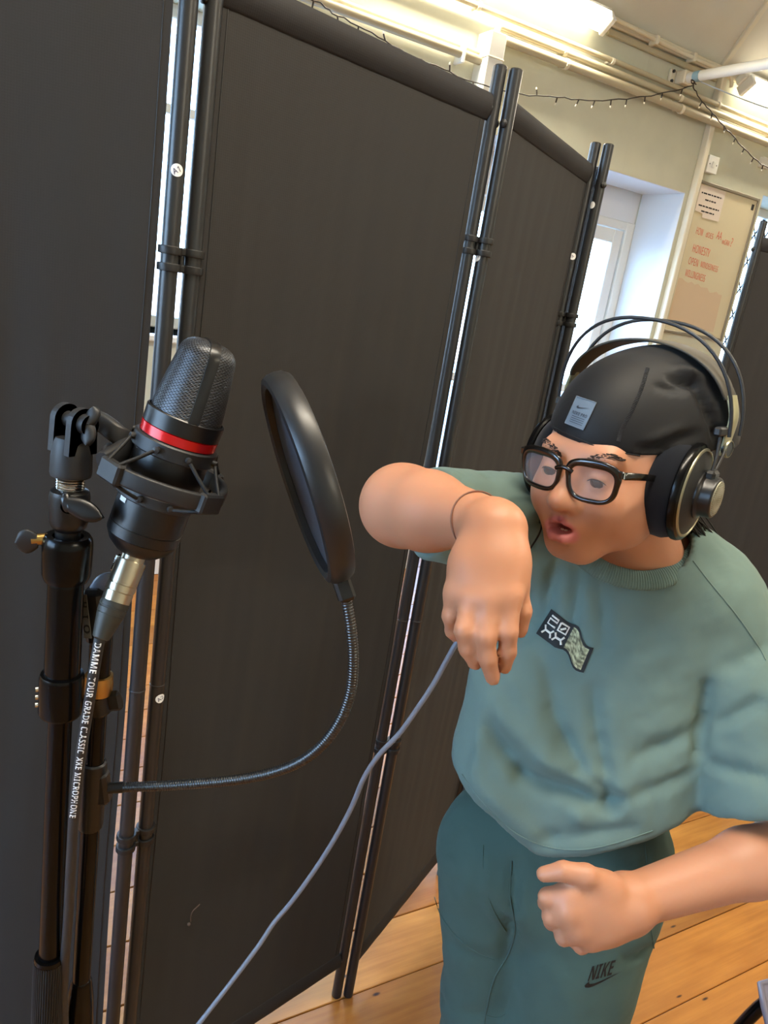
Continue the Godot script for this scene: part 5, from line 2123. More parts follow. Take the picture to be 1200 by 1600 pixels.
func shirt(t: Node3D, sh_r: Vector3, sh_l: Vector3) -> void:
	var f := shirt_field
	var front := (cam_basis * Vector3(-0.25, -0.05, 0.96)).normalized()
	# sleeves first, cut off at their ends; the trunk and the shoulders join them after
	f.cap(U(1160, 1080, 1.03), U(1198, 1240, 1.0), 0.076, 0.086, 0.008)
	f.plane(U(1150, 1272, 0.985), (U(1198, 1240, 1.0) - U(1130, 945, 1.055)).normalized(), 0.006)
	f.cap(U(845, 830, 1.07), U(668, 800, 0.955), 0.076, 0.0585, 0.05)
	var ar := (U(668, 800, 0.955) - U(845, 830, 1.07)).normalized()
	f.plane(U(672, 800, 0.955), (ar + cam_basis.z * -0.05).normalized(), 0.006)
	f.cap(U(975, 935, 1.065), U(883, 1430, 1.125), 0.140, 0.174, 0.014, 0, front, 0.72)
	f.cap(U(1115, 965, 1.055), U(1160, 1080, 1.03), 0.070, 0.076, 0.03)
	f.cap(U(860, 850, 1.07), U(1085, 940, 1.05), 0.078, 0.078, 0.05)
	f.cap(U(800, 1060, 1.07), U(748, 1290, 1.08), 0.055, 0.055, 0.07)
	f.cap(U(1030, 1090, 1.09), U(1015, 1320, 1.12), 0.05, 0.06, 0.02)
	f.cap(U(1006, 912, 1.05), U(1004, 890, 1.03), 0.064, 0.060, 0.04)
	# where the hem runs, read on the hanging cloth before it is cut: level in front, lifted towards both sides
	var away := -cam_basis.z
	away.y = 0.0
	away = away.normalized()
	var cuts := []
	for q in [[865, 1350, 965, 1344], [722, 1236, 806, 1322], [1005, 1332, 1072, 1296]]:
		var pa := on(f, q[0], q[1])
		var pb := on(f, q[2], q[3])
		var nn := (pb - pa).cross(away - Vector3(0, 0.08, 0)).normalized()
		cuts.append([pa, nn if nn.y < 0.0 else -nn])
	# hem and neck hole
	for c in cuts:
		f.plane(c[0], c[1], 0.02)
	f.cap(U(1003, 872, 1.025), h(0, -0.02, -0.03), 0.064, 0.066, 0.010, 1)
	add_folds(f, [
		[762, 1137, 817, 1212, 0.016, -0.010], [817, 1212, 950, 1262, 0.016, -0.011], [950, 1262, 1040, 1305, 0.013, -0.009],
		[775, 1100, 850, 1195, 0.018, 0.006], [850, 1180, 975, 1240, 0.018, 0.007],
		[860, 1110, 905, 1200, 0.012, -0.007], [905, 1200, 965, 1252, 0.011, -0.006],
		[925, 1080, 935, 1160, 0.012, -0.006], [935, 1160, 955, 1250, 0.012, -0.006],
		[770, 1285, 860, 1308, 0.013, -0.004], [870, 1308, 985, 1295, 0.013, -0.005],
		[905, 890, 890, 985, 0.010, -0.005], [935, 915, 945, 1010, 0.012, -0.005], [870, 880, 845, 970, 0.010, -0.006],
		[850, 1030, 870, 1110, 0.014, -0.005], [760, 1090, 745, 1200, 0.014, 0.005],
		[720, 745, 735, 800, 0.008, -0.006], [755, 738, 775, 830, 0.008, -0.007], [790, 735, 805, 830, 0.008, -0.006], [822, 735, 832, 850, 0.009, -0.007],
		[1125, 1130, 1185, 1098, 0.012, -0.006], [1115, 1195, 1195, 1215, 0.012, -0.007], [1090, 1175, 1105, 1070, 0.010, -0.009], [1150, 1040, 1195, 1010, 0.014, -0.004],
		[1000, 1180, 1075, 1150, 0.016, -0.006], [960, 1250, 1070, 1215, 0.014, -0.005], [820, 1090, 880, 1250, 0.02, 0.005], [740, 1215, 830, 1300, 0.016, 0.006], [905, 1275, 1030, 1318, 0.014, 0.006]], 1.8)
	f.creases = FastNoiseLite.new()
	f.creases.seed = 14
	f.creases.frequency = 13.0
	f.creases.fractal_octaves = 3
	f.crease_h = 0.0038
	var cloth := mat(Color(0.385, 0.462, 0.437), 0.85, 0.0, 0.3)
	cloth.rim_enabled = true
	cloth.rim = 0.35
	cloth.rim_tint = 0.5
	cloth_relief(cloth, 220.0, 0.012)
	M.shirt = cloth
	var b := MB.new()
	f.whole(b, 0.005)
	var sh := obj("t_shirt", b, cloth, t)
	# ribbed collar
	b = MB.new()
	var loop := PackedVector3Array()
	for q in [[903, 852, 0.965], [918, 876, 0.945], [955, 897, 0.935], [1002, 907, 0.938], [1045, 900, 0.952], [1078, 874, 0.985], [1092, 838, 1.035], [1060, 815, 1.08], [990, 810, 1.085], [930, 825, 1.03]]:
		loop.append(U(q[0], q[1], q[2]))
	var rows := []
	var m := loop.size()
	for i in m * 6:
		var j := i / 6
		var p := loop[j].cubic_interpolate(loop[(j + 1) % m], loop[(j + m - 1) % m], loop[(j + 2) % m], (i % 6) / 6.0)
		var p2 := loop[j].cubic_interpolate(loop[(j + 1) % m], loop[(j + m - 1) % m], loop[(j + 2) % m], (i % 6) / 6.0 + 0.05)
		var d := (p2 - p).normalized()
		var cen := U(1003, 862, 1.01)
		var out := (p - cen)
		out = (out - d * out.dot(d)).normalized()
		var up := d.cross(out).normalized()
		if up.y < 0.0:
			up = -up
		var wide := (up * 0.75 - out * 0.66).normalized()
		var thick := d.cross(wide).normalized()
		var r := PackedVector3Array()
		for k in 14:
			var a := TAU * k / 14.0
			r.append(p + wide * cos(a) * 0.0125 + thick * sin(a) * 0.0045)
		rows.append(r)
	rows.append(rows[0])
	grid(b, rows, true, true)
	obj("collar", b, cloth, sh)
	b = MB.new()
	for k in 120:
		var r0: PackedVector3Array = rows[k / 2]
		var r1: PackedVector3Array = rows[k / 2 + 1]
		var s := 0.5 * (k % 2)
		var pts := PackedVector3Array()
		for i in range(0, 14):
			pts.append(r0[i].lerp(r1[i], s))
		pts.append(pts[0])
		tube(b, pts, 0.0007, 4, false)
	obj("collar_ribs", b, cloth, sh).set_meta("kind", "stuff")
	# seams: shoulder, side and hem stitching
	var seams := [[[[1083, 876], [1105, 905], [1150, 960], [1185, 1010], [1197, 1032]], 0.0011], [[[722, 1210], [755, 1255], [800, 1298], [850, 1322], [905, 1328], [960, 1318], [1020, 1298]], 0.0010]]
	for q in seams:
		b = MB.new()
		tube(b, seam(f, q[0], q[1]), q[1], 6)
		obj("seam", b, cloth, sh)
	patch(sh)

func decal_grid(f: Field, where: Callable, nu: int, nv: int, lift: float) -> Array:     # rows of points on the cloth
	var rows := []
	for j in nv + 1:
		var r := PackedVector3Array()
		for i in nu + 1:
			var q: Vector2 = where.call(float(i) / nu, float(j) / nv)
			r.append(on(f, q.x, q.y, lift))
		rows.append(r)
	return rows

func at_grid(rows: Array, u: float, v: float) -> Vector3:
	var nv := rows.size() - 1
	var nu: int = rows[0].size() - 1
	var x := clampf(u, 0.0, 1.0) * nu
	var y := clampf(v, 0.0, 1.0) * nv
	var i := mini(int(x), nu - 1)
	var j := mini(int(y), nv - 1)
	var a: Vector3 = rows[j][i].lerp(rows[j][i + 1], x - i)
	var c: Vector3 = rows[j + 1][i].lerp(rows[j + 1][i + 1], x - i)
	return a.lerp(c, y - j)

func patch(sh: Node3D) -> void:
	# the sewn patch: a flag, straight on its left half and waving on its right; u along, v from top edge to bottom edge
	var px := func(u: float, v: float) -> Vector2:
		var top := Vector2(862, 951).lerp(Vector2(928, 1012), u)
		var bot := Vector2(838, 990).lerp(Vector2(912, 1051), u)
		var wv := 0.0
		if u > 0.4:
			wv = sin((u - 0.4) / 0.6 * TAU) * 6.0
		var off := Vector2(0.62, -0.78) * wv
		var bow := Vector2(0.62, -0.78) * sin(u * PI) * 2.0
		return top.lerp(bot, v) + off + bow
	var g := decal_grid(shirt_field, px, 16, 8, 0.0011)
	var b := MB.new()
	grid(b, g)
	var pt := obj("chest_patch", b, mat(Color(0.075, 0.08, 0.08), 0.7), sh)
	# camouflage half
	var fn := FastNoiseLite.new()
	fn.seed = 6
	fn.frequency = 0.09
	b = MB.new()
	var rows := []
	for j in 25:
		var r := PackedVector3Array()
		for i in 33:
			r.append(at_grid(g, lerpf(0.50, 0.945, i / 32.0), lerpf(0.09, 0.91, j / 24.0)))
		rows.append(r)
	grid(b, rows)
	for i in b.v.size():
		b.v[i] += b.n[i] * 0.0005 * (1.0 if b.n[i].dot(EYE - b.v[i]) > 0.0 else -1.0)
	for j in 25:
		for i in 33:
			var k := fn.get_noise_2d(i * 1.3, j * 2.6)
			b.c.append(Color(0.10, 0.095, 0.05) if k < -0.18 else (Color(0.26, 0.245, 0.13) if k < 0.05 else (Color(0.36, 0.34, 0.19) if k < 0.28 else Color(0.55, 0.53, 0.30))))
	var cm := mat(Color(1, 1, 1), 0.7)
	cm.vertex_color_use_as_albedo = true
	obj("camouflage_print", b, cm, pt)
	# raised characters 20 / XX drawn as strokes; x 0..1 and y 0..1 inside the square half
	var st := [
		[[0.10, 0.12], [0.42, 0.12], [0.42, 0.24], [0.10, 0.24], [0.10, 0.44], [0.44, 0.44]],
		[[0.56, 0.12], [0.90, 0.12], [0.90, 0.44], [0.56, 0.44], [0.56, 0.12]], [[0.64, 0.36], [0.82, 0.20]],
		[[0.08, 0.56], [0.16, 0.70], [0.38, 0.70], [0.46, 0.56]], [[0.08, 0.88], [0.16, 0.72], [0.38, 0.72], [0.46, 0.88]],
		[[0.54, 0.56], [0.62, 0.70], [0.84, 0.70], [0.92, 0.56]], [[0.54, 0.88], [0.62, 0.72], [0.84, 0.72], [0.92, 0.88]]]
	b = MB.new()
	for s in st:
		var p := PackedVector3Array()
		for q in s:
			p.append(at_grid(g, 0.03 + q[0] * 0.45, q[1] * 0.92 + 0.04))
		# flatten the stroke: two passes of a thin tube side by side
		tube(b, p, 0.00145, 7)
	obj("raised_characters", b, mat(Color(0.88, 0.87, 0.83), 0.6), pt)

func swoosh() -> PackedVector2Array:      # tick-shaped mark, x 0..1, y about 0..0.4
	var o := PackedVector2Array()
	var lower := [[0.0, 0.16], [0.02, 0.06], [0.10, 0.0], [0.22, 0.01], [0.45, 0.10], [0.75, 0.25], [1.0, 0.38]]
	var upper := [[0.75, 0.29], [0.5, 0.205], [0.32, 0.155], [0.22, 0.145], [0.15, 0.17], [0.125, 0.23], [0.14, 0.32], [0.06, 0.25]]
	for q in lower:
		o.append(Vector2(q[0], q[1]))
	for q in upper:
		o.append(Vector2(q[0], q[1]))
	return o

func flat_mark(b: MB, poly: PackedVector2Array, where: Callable) -> void:
	var ti := Geometry2D.triangulate_polygon(poly)
	b.begin()
	var base := b.v.size()
	for q in poly:
		b.v.append(where.call(q.x, q.y))
	for i in ti:
		b.idx.append(base + i)
	b.end(false)

func trousers(t: Node3D, hipl: Vector3, hipr: Vector3) -> void:
	var f := trouser_field
	var waist := U(905, 1270, 1.16)
	var fl := Vector3(hipl.x - 0.015, 0.09, hipl.z + 0.01)
	var fr := Vector3(hipr.x + 0.045, 0.09, hipr.z + 0.0)
	f.cap(hipr + Vector3(0, 0.04, 0), hipl + Vector3(0, 0.03, 0), 0.085, 0.105, 0.05)
	f.cap(waist, (hipl + hipr) * 0.5, 0.10, 0.115, 0.05)
	var kl := hipl.lerp(fl, 0.48) + Vector3(-0.005, 0, 0.03)
	var kr := hipr.lerp(fr, 0.48) + Vector3(0, 0, 0.03)
	f.cap(hipl, kl, 0.112, 0.088, 0.025)
	f.cap(kl, fl, 0.088, 0.055, 0.03)
	f.cap(hipr, kr, 0.098, 0.070, 0.02)
	f.cap(kr, fr, 0.070, 0.052, 0.03)
	f.cap(fl + Vector3(0, -0.01, 0), fl, 0.05, 0.05, 0.01)
	add_folds(f, [
		[803, 1350, 800, 1420, 0.014, -0.010], [800, 1420, 790, 1500, 0.012, -0.008], [760, 1345, 775, 1430, 0.014, 0.006], [765, 1400, 795, 1450, 0.010, -0.006],
		[1010, 1345, 1015, 1420, 0.010, -0.006], [860, 1500, 900, 1600, 0.03, 0.004], [700, 1470, 770, 1500, 0.016, -0.004], [985, 1500, 1020, 1480, 0.014, -0.006],
		[820, 1370, 850, 1440, 0.02, -0.004], [690, 1560, 750, 1585, 0.012, -0.006], [840, 1350, 990, 1345, 0.012, -0.004]])
	f.creases = FastNoiseLite.new()
	f.creases.seed = 23
	f.creases.frequency = 9.0
	f.crease_h = 0.004
	var cloth := mat(Color(0.262, 0.340, 0.310), 0.85, 0.0, 0.3)
	cloth.rim_enabled = true
	cloth.rim = 0.3
	cloth.rim_tint = 0.5
	cloth_relief(cloth, 300.0, 0.008)
	var b := MB.new()
	f.whole(b, 0.007)
	var tr := obj("trousers", b, cloth, t)
	for q in [[[679, 1402], [690, 1432], [715, 1465], [745, 1488], [772, 1500]], [[800, 1345], [797, 1400], [805, 1450], [795, 1490], [772, 1530], [760, 1580], [757, 1599]], [[759, 1586], [775, 1590], [790, 1584]], [[1012, 1425], [1018, 1455], [1022, 1482]], [[755, 1320], [756, 1370], [770, 1420], [790, 1455]], [[1008, 1318], [1011, 1350], [1012, 1370]]]:
		b = MB.new()
		tube(b, seam(f, q, 0.001), 0.0011, 6)
		obj("seam", b, cloth, tr)
	# printed mark above the left knee
	var px := func(u: float, v: float) -> Vector2:
		return Vector2(908, 1546).lerp(Vector2(976, 1527), u) + Vector2(-0.10, -1.0) * v * 48.0
	var g := decal_grid(f, px, 8, 6, 0.0008)
	b = MB.new()
	flat_mark(b, swoosh(), func(x, y): return at_grid(g, 0.08 + x * 0.88, y * 0.62))
	letter(b, "NIKE", 1.0, func(x, y): return at_grid(g, 0.52 + x * 0.175 + (y - 0.2) * 0.14, 0.42 + y * 0.44), "Droid Sans", true)
	obj("printed_mark", b, mat(Color(0.045, 0.055, 0.06), 0.6), tr)
	# plain shoes under the cuffs
	for q in [fl, fr]:
		b = MB.new()
		var d := Vector3(-0.5, 0, 0.86).normalized()
		var sf := Field.new()
		var fp: Vector3 = Vector3(q.x, 0.0, q.z)
		sf.cap(fp + Vector3(0, 0.045, 0) - d * 0.03, fp + Vector3(0, 0.036, 0) + d * 0.13, 0.043, 0.034, 0.02)
		sf.cap(fp + Vector3(0, 0.06, 0) - d * 0.02, fp + Vector3(0, 0.10, 0) - d * 0.015, 0.042, 0.046, 0.02)
		sf.plane(fp + Vector3(0, 0.002, 0), Vector3.DOWN, 0.004)
		sf.whole(b, 0.008)
		obj("shoe", b, mat(Color(0.12, 0.12, 0.13), 0.6), t)

func cap_and_hair(t: Node3D) -> void:
	var f := cap_field
	f.ell(h(0, 0.042, -0.012), HB, Vector3(0.0805, 0.095, 0.098), 0.02)
	f.ell(h(0.020, 0.060, -0.066), HB, Vector3(0.085, 0.088, 0.084), 0.04)
	f.ell(h(0.02, 0.02, -0.085), HB, Vector3(0.07, 0.05, 0.05), 0.04)
	# lower edge: level over the brow, dropping behind the ears
	var n := HB * Vector3(-0.10, -1.0, -0.12)
	f.plane(h(0, 0.0345, 0.085), n, 0.005)
	add_folds(f, [
		[1050, 592, 1085, 600, 0.008, -0.007], [1085, 600, 1112, 650, 0.009, -0.008], [1112, 650, 1125, 700, 0.010, -0.007],
		[1062, 575, 1098, 590, 0.008, 0.005], [1030, 605, 1068, 610, 0.007, -0.004], [1000, 700, 1050, 705, 0.008, -0.004], [1040, 690, 1090, 680, 0.009, -0.004], [1010, 690, 1060, 672, 0.008, 0.003]])
	var cloth := mat(Color(0.062, 0.063, 0.068), 0.62, 0.0, 0.4)
	cloth.rim_enabled = true
	cloth.rim = 0.3
	cloth_relief(cloth, 400.0, 0.006)
	var b := MB.new()
	f.whole(b, 0.004)
	var cp := obj("skull_cap", b, cloth, t)
	# stitched seam from crown to brow
	b = MB.new()
	var sp := seam(f, [[1012, 575], [1003, 605], [988, 640], [972, 670], [966, 690]], 0.001)
	for i in range(0, sp.size() - 1):
		var d := (sp[i + 1] - sp[i]).normalized()
		var nn := f.grad(sp[i])
		for e in 3:
			var q := sp[i].lerp(sp[i + 1], e / 3.0)
			tube(b, PackedVector3Array([q - d.cross(nn) * 0.0022, q + nn * 0.0006, q + d.cross(nn) * 0.0022]), 0.0004, 4)
	obj("seam_stitches", b, mat(Color(0.16, 0.16, 0.165), 0.7), cp).set_meta("kind", "stuff")
	b = MB.new()
	tube(b, seam(f, [[866, 668], [900, 684], [945, 702], [1000, 712]], 0.001), 0.0008, 5)
	obj("hem_stitch", b, cloth, cp)
	# rubber tag
	var px := func(u: float, v: float) -> Vector2:
		return Vector2(902, 620).lerp(Vector2(932, 630), u).lerp(Vector2(884, 661).lerp(Vector2(912, 672), u), v)
	var g := decal_grid(f, px, 6, 8, 0.0012)
	b = MB.new()
	grid(b, g)
	var edge := PackedVector3Array()
	for i in 6:
		edge.append(g[0][i])
	for j in 8:
		edge.append(g[j][6])
	for i in 6:
		edge.append(g[8][6 - i])
	for j in 8:
		edge.append(g[8 - j][0])
	edge.append(edge[0])
	tube(b, edge, 0.0007, 6)
	var tg := obj("rubber_tag", b, mat(Color(0.37, 0.42, 0.47), 0.5), cp)
	b = MB.new()
	var lift := func(u: float, v: float) -> Vector3:
		var p := at_grid(g, u, v)
		return p + (EYE - p).normalized() * 0.0005
	flat_mark(b, swoosh(), func(x, y): return lift.call(0.20 + x * 0.62, 0.38 - y * 0.36))
	letter(b, "NIKE PRO", 1.0, func(x, y): return lift.call(0.5 + x * 0.122, 0.55 - y * 0.11), "Droid Sans", true)
	for k in 4:
		var rows := []
		for e in 2:
			var r := PackedVector3Array()
			for i in 5:
				r.append(lift.call(0.16 + 0.68 * i / 4.0, 0.66 + k * 0.07 + e * 0.018))
			rows.append(r)
		grid(b, rows)
	obj("tag_print", b, mat(Color(0.13, 0.16, 0.20), 0.6), tg)
	# hair gathered behind the neck
	b = MB.new()
	var r := RandomNumberGenerator.new()
	r.seed = 12
	for i in 60:
		var a := h(r.randf_range(0.0, 0.055), -0.035 + r.randf_range(-0.01, 0.015), -0.095 + r.randf_range(-0.02, 0.015))
		var e := U(1130 + r.randf_range(-12, 12), 893 + r.randf_range(-30, 8), 1.03 + r.randf_range(-0.02, 0.02))
		var m := a.lerp(e, 0.5) + Vector3(r.randf_range(-1, 1), r.randf_range(-0.3, 1), r.randf_range(-1, 1)) * 0.008
		tube(b, smooth_path(PackedVector3Array([a, m, e]), 4), 0.0014, 4)
	obj("hair", b, mat(Color(0.055, 0.045, 0.042), 0.5), t).set_meta("kind", "stuff")

# ------------------------------------------------------------------ headphones
func build_headphones() -> void:
	var t := thing("headphones", h(0, 0, 0), "large black over-ear headphones with twin wire arches and silver grilles, worn over the cap", "headphones")
	var velour := mat(Color(0.085, 0.087, 0.10), 0.95, 0.0, 0.2)
	velour.rim_enabled = true
	velour.rim = 0.8
	velour.rim_tint = 0.4
	var ring_m := mat(Color(0.62, 0.60, 0.50), 0.35, 0.8)
	var cream := mat(Color(0.66, 0.64, 0.50), 0.4, 0.1)
	for s in [1.0, -1.0]:
		var c := h(s * 0.064, -0.004, -0.012)
		var ax := (HB * Vector3(s * 1.0, -0.03, -0.13 if s > 0.0 else -0.02)).normalized()
		var up := (HB.y - ax * HB.y.dot(ax)).normalized()
		var f := Basis(ax.cross(up).normalized(), ax, Vector3.ZERO)
		f.z = f.x.cross(f.y)
		var b := MB.new()
		lathe(b, c, ax, [[0.030, 0.0], [0.033, -0.010], [0.045, -0.012], [0.054, -0.008], [0.0585, 0.0], [0.0590, 0.012], [0.0555, 0.021], [0.052, 0.0245]], 44, f)
		var cup := obj("ear_pad", b, velour, t)
		b = MB.new()
		lathe(b, c, ax, [[0.052, 0.0235], [0.0555, 0.0235], [0.0572, 0.0255], [0.0572, 0.0295], [0.0555, 0.0325], [0.0515, 0.034], [0.0510, 0.033]], 52, f)
		var shell := obj("cup_rim", b, M.gloss_black, t)
		b = MB.new()
		lathe(b, c, ax, [[0.0518, 0.0335], [0.0512, 0.0352], [0.0488, 0.0358], [0.0482, 0.0345]], 52, f)
		obj("metal_ring", b, ring_m, shell)
		b = MB.new()
		lathe(b, c, ax, [[0.0485, 0.0345], [0.038, 0.0385], [0.028, 0.0405], [0.026, 0.0410]], 48, f)
		var vent := mat(Color(0.06, 0.062, 0.066), 0.5)
		cloth_relief(vent, 600.0, 0.02)
		obj("vented_plate", b, vent, shell)
		b = MB.new()
		lathe(b, c, ax, [[0.0275, 0.0400], [0.0275, 0.0425], [0.0245, 0.0440], [0.0232, 0.0460], [0.0232, 0.0560], [0.0222, 0.0578], [0.0200, 0.0582]], 44, f)
		var hub := obj("hub", b, M.satin_black, shell)
		b = MB.new()
		lathe(b, c, ax, [[0.0202, 0.0578], [0.0196, 0.0590], [0.012, 0.0605], [0.0, 0.0610]], 36, f)
		# raised bars of the silver grille
		for k in range(-7, 8):
			var o := k * 0.0024
			var hw := sqrt(maxf(0.0192 * 0.0192 - o * o, 0.0))
			var hh := 0.0612 - 0.0020 * pow(absf(o) / 0.02, 2.0)
			tube(b, PackedVector3Array([c + f.x * o - f.z * hw + ax * 0.0594, c + f.x * o + ax * hh, c + f.x * o + f.z * hw + ax * 0.0594]), 0.00045, 4)
			tube(b, PackedVector3Array([c + f.z * o - f.x * hw + ax * 0.0594, c + f.z * o + ax * hh, c + f.z * o + f.x * hw + ax * 0.0594]), 0.00045, 4)
		obj("silver_grille", b, mat(Color(0.66, 0.64, 0.56), 0.4, 0.7), hub)
		# bracket block on the cup and the wires up to the end piece
		var block := c + ax * 0.047 - f.z * 0.0 + up * 0.024
		b = MB.new()
		rbox(b, Transform3D(Basis(ax, up, ax.cross(up)).orthonormalized(), block), Vector3(0.012, 0.012, 0.020), 0.003)
		obj("wire_bracket", b, M.satin_black, shell)
		# end piece of the strap
		var ep := h(s * 0.106, 0.052, -0.052)
		var e0 := h(s * 0.101, 0.105, -0.050)
		b = MB.new()
		var path := smooth_path(PackedVector3Array([e0, h(s * 0.108, 0.082, -0.051), ep + HB.y * 0.004, h(s * 0.104, 0.038, -0.052)]), 6)
		var rows := []
		for i in path.size():
			var d := (path[mini(i + 1, path.size() - 1)] - path[maxi(i - 1, 0)]).normalized()
			var zz := HB.z
			var oo := d.cross(zz).normalized()
			var w := lerpf(0.012, 0.009, float(i) / path.size())
			var r := PackedVector3Array()
			for k in 12:
				var a := TAU * k / 12.0
				r.append(path[i] + zz * cos(a) * w + oo * sin(a) * 0.0035)
			rows.append(r)
		grid(b, rows, true, true)
		b.flat(rows[0])
		b.flat(rows[rows.size() - 1])
		var piece := obj("strap_end", b, cream, t)
		b = MB.new()
		lathe(b, h(s * 0.106, 0.046, -0.052), HB.x * s, [[0.0, -0.004], [0.0095, -0.004], [0.0095, 0.0035], [0.0085, 0.0048], [0.0, 0.0048]], 20)
		obj("end_cap", b, M.satin_black, piece)
		b = MB.new()
		lathe(b, h(s * 0.1085, 0.046, -0.052), HB.x * s, [[0.0098, -0.001], [0.0104, 0.0008], [0.0098, 0.0026], [0.0088, 0.0028]], 20)
		obj("cap_ring", b, ring_m, piece)
		for k in 2:
			b = MB.new()
			var z0 := -0.030 - 0.028 * k
			var a0 := h(s * 0.1065, 0.060, z0)
			tube(b, smooth_path(PackedVector3Array([a0, h(s * 0.110, 0.040, lerpf(z0, -0.012, 0.4)), h(s * 0.1115, 0.02, lerpf(z0, -0.012, 0.8)), block + HB.z * (0.006 - 0.012 * k)]), 5), 0.0019, 8)
			obj("yoke_wire", b, M.plastic_dark, t)
		b = MB.new()
		rbox(b, Transform3D(HB, h(s * 0.1045, 0.066, -0.043)), Vector3(0.009, 0.010, 0.040), 0.002)
		obj("wire_clamp", b, M.plastic_dark, piece)
		if s < 0.0:
			# thin lead from the far cup down to the raised hand
			b = MB.new()
			var p0 := c - up * 0.054 + ax * 0.022
			var lead := PackedVector3Array([p0, U(847, 800, 0.955), U(845, 828, 0.94), U(828, 858, 0.915), U(806, 888, 0.87), U(792, 908, 0.805), U(770, 935, 0.755), U(750, 965, 0.747)])
			tube(b, smooth_path(lead, 8), 0.0013, 8)
			obj("thin_lead", b, M.satin_black, t)
			b = MB.new()
			var ps := smooth_path(PackedVector3Array([p0, p0.lerp(lead[1], 0.5), lead[1], lead[1].lerp(lead[2], 0.6)]), 8)
			var rr := PackedFloat32Array()
			for i in ps.size():
				rr.append(0.0030 if i % 2 == 0 else 0.0022)
			tube(b, ps, rr, 10)
			obj("strain_relief", b, M.rubber, t)
	# twin arches
	for k in 2:
		var b := MB.new()
		var z0 := -0.030 - 0.028 * k
		var p := PackedVector3Array()
		for i in 33:
			var a := PI * i / 32.0
			var x := cos(a)
			p.append(h(signf(x) * pow(absf(x), 0.85) * (0.116 if x > 0.0 else 0.108), 0.062 + 0.116 * pow(sin(a), 0.85), z0 + (0.022 if k == 0 else 0.004) * sin(a)))
		tube(b, p, 0.0021, 10)
		obj("wire_arch", b, M.plastic_dark, t)
	# strap between the end pieces, lying on the cap
	var b := MB.new()
	var rows := []
	for i in 41:
		var a := lerpf(0.10, 0.90, i / 40.0) * PI
		var x := cos(a) * 0.106
		var y := 0.062 + 0.092 * pow(sin(a), 0.75)
		var w := lerpf(0.010, 0.023, pow(sin((a - 0.1 * PI) / 0.8), 0.5) if a > 0.1 * PI and a < 0.9 * PI else 0.0)
		var r := PackedVector3Array()
		var nrm := Vector3(cos(a), sin(a), 0)
		for q in [[-1.0, 0.0], [-0.96, 0.0016], [0.0, 0.0022], [0.96, 0.0016], [1.0, 0.0], [0.96, -0.0016], [0.0, -0.0010], [-0.96, -0.0016]]:
			var v = Vector3(x, y, -0.046) + Vector3(0, 0, q[0] * w) + nrm * q[1]
			r.append(h(v.x, v.y, v.z))
		rows.append(r)
	grid(b, rows, true, true)
	var strap := mat(Color(0.25, 0.23, 0.19), 0.65)
	obj("head_strap", b, strap, t)

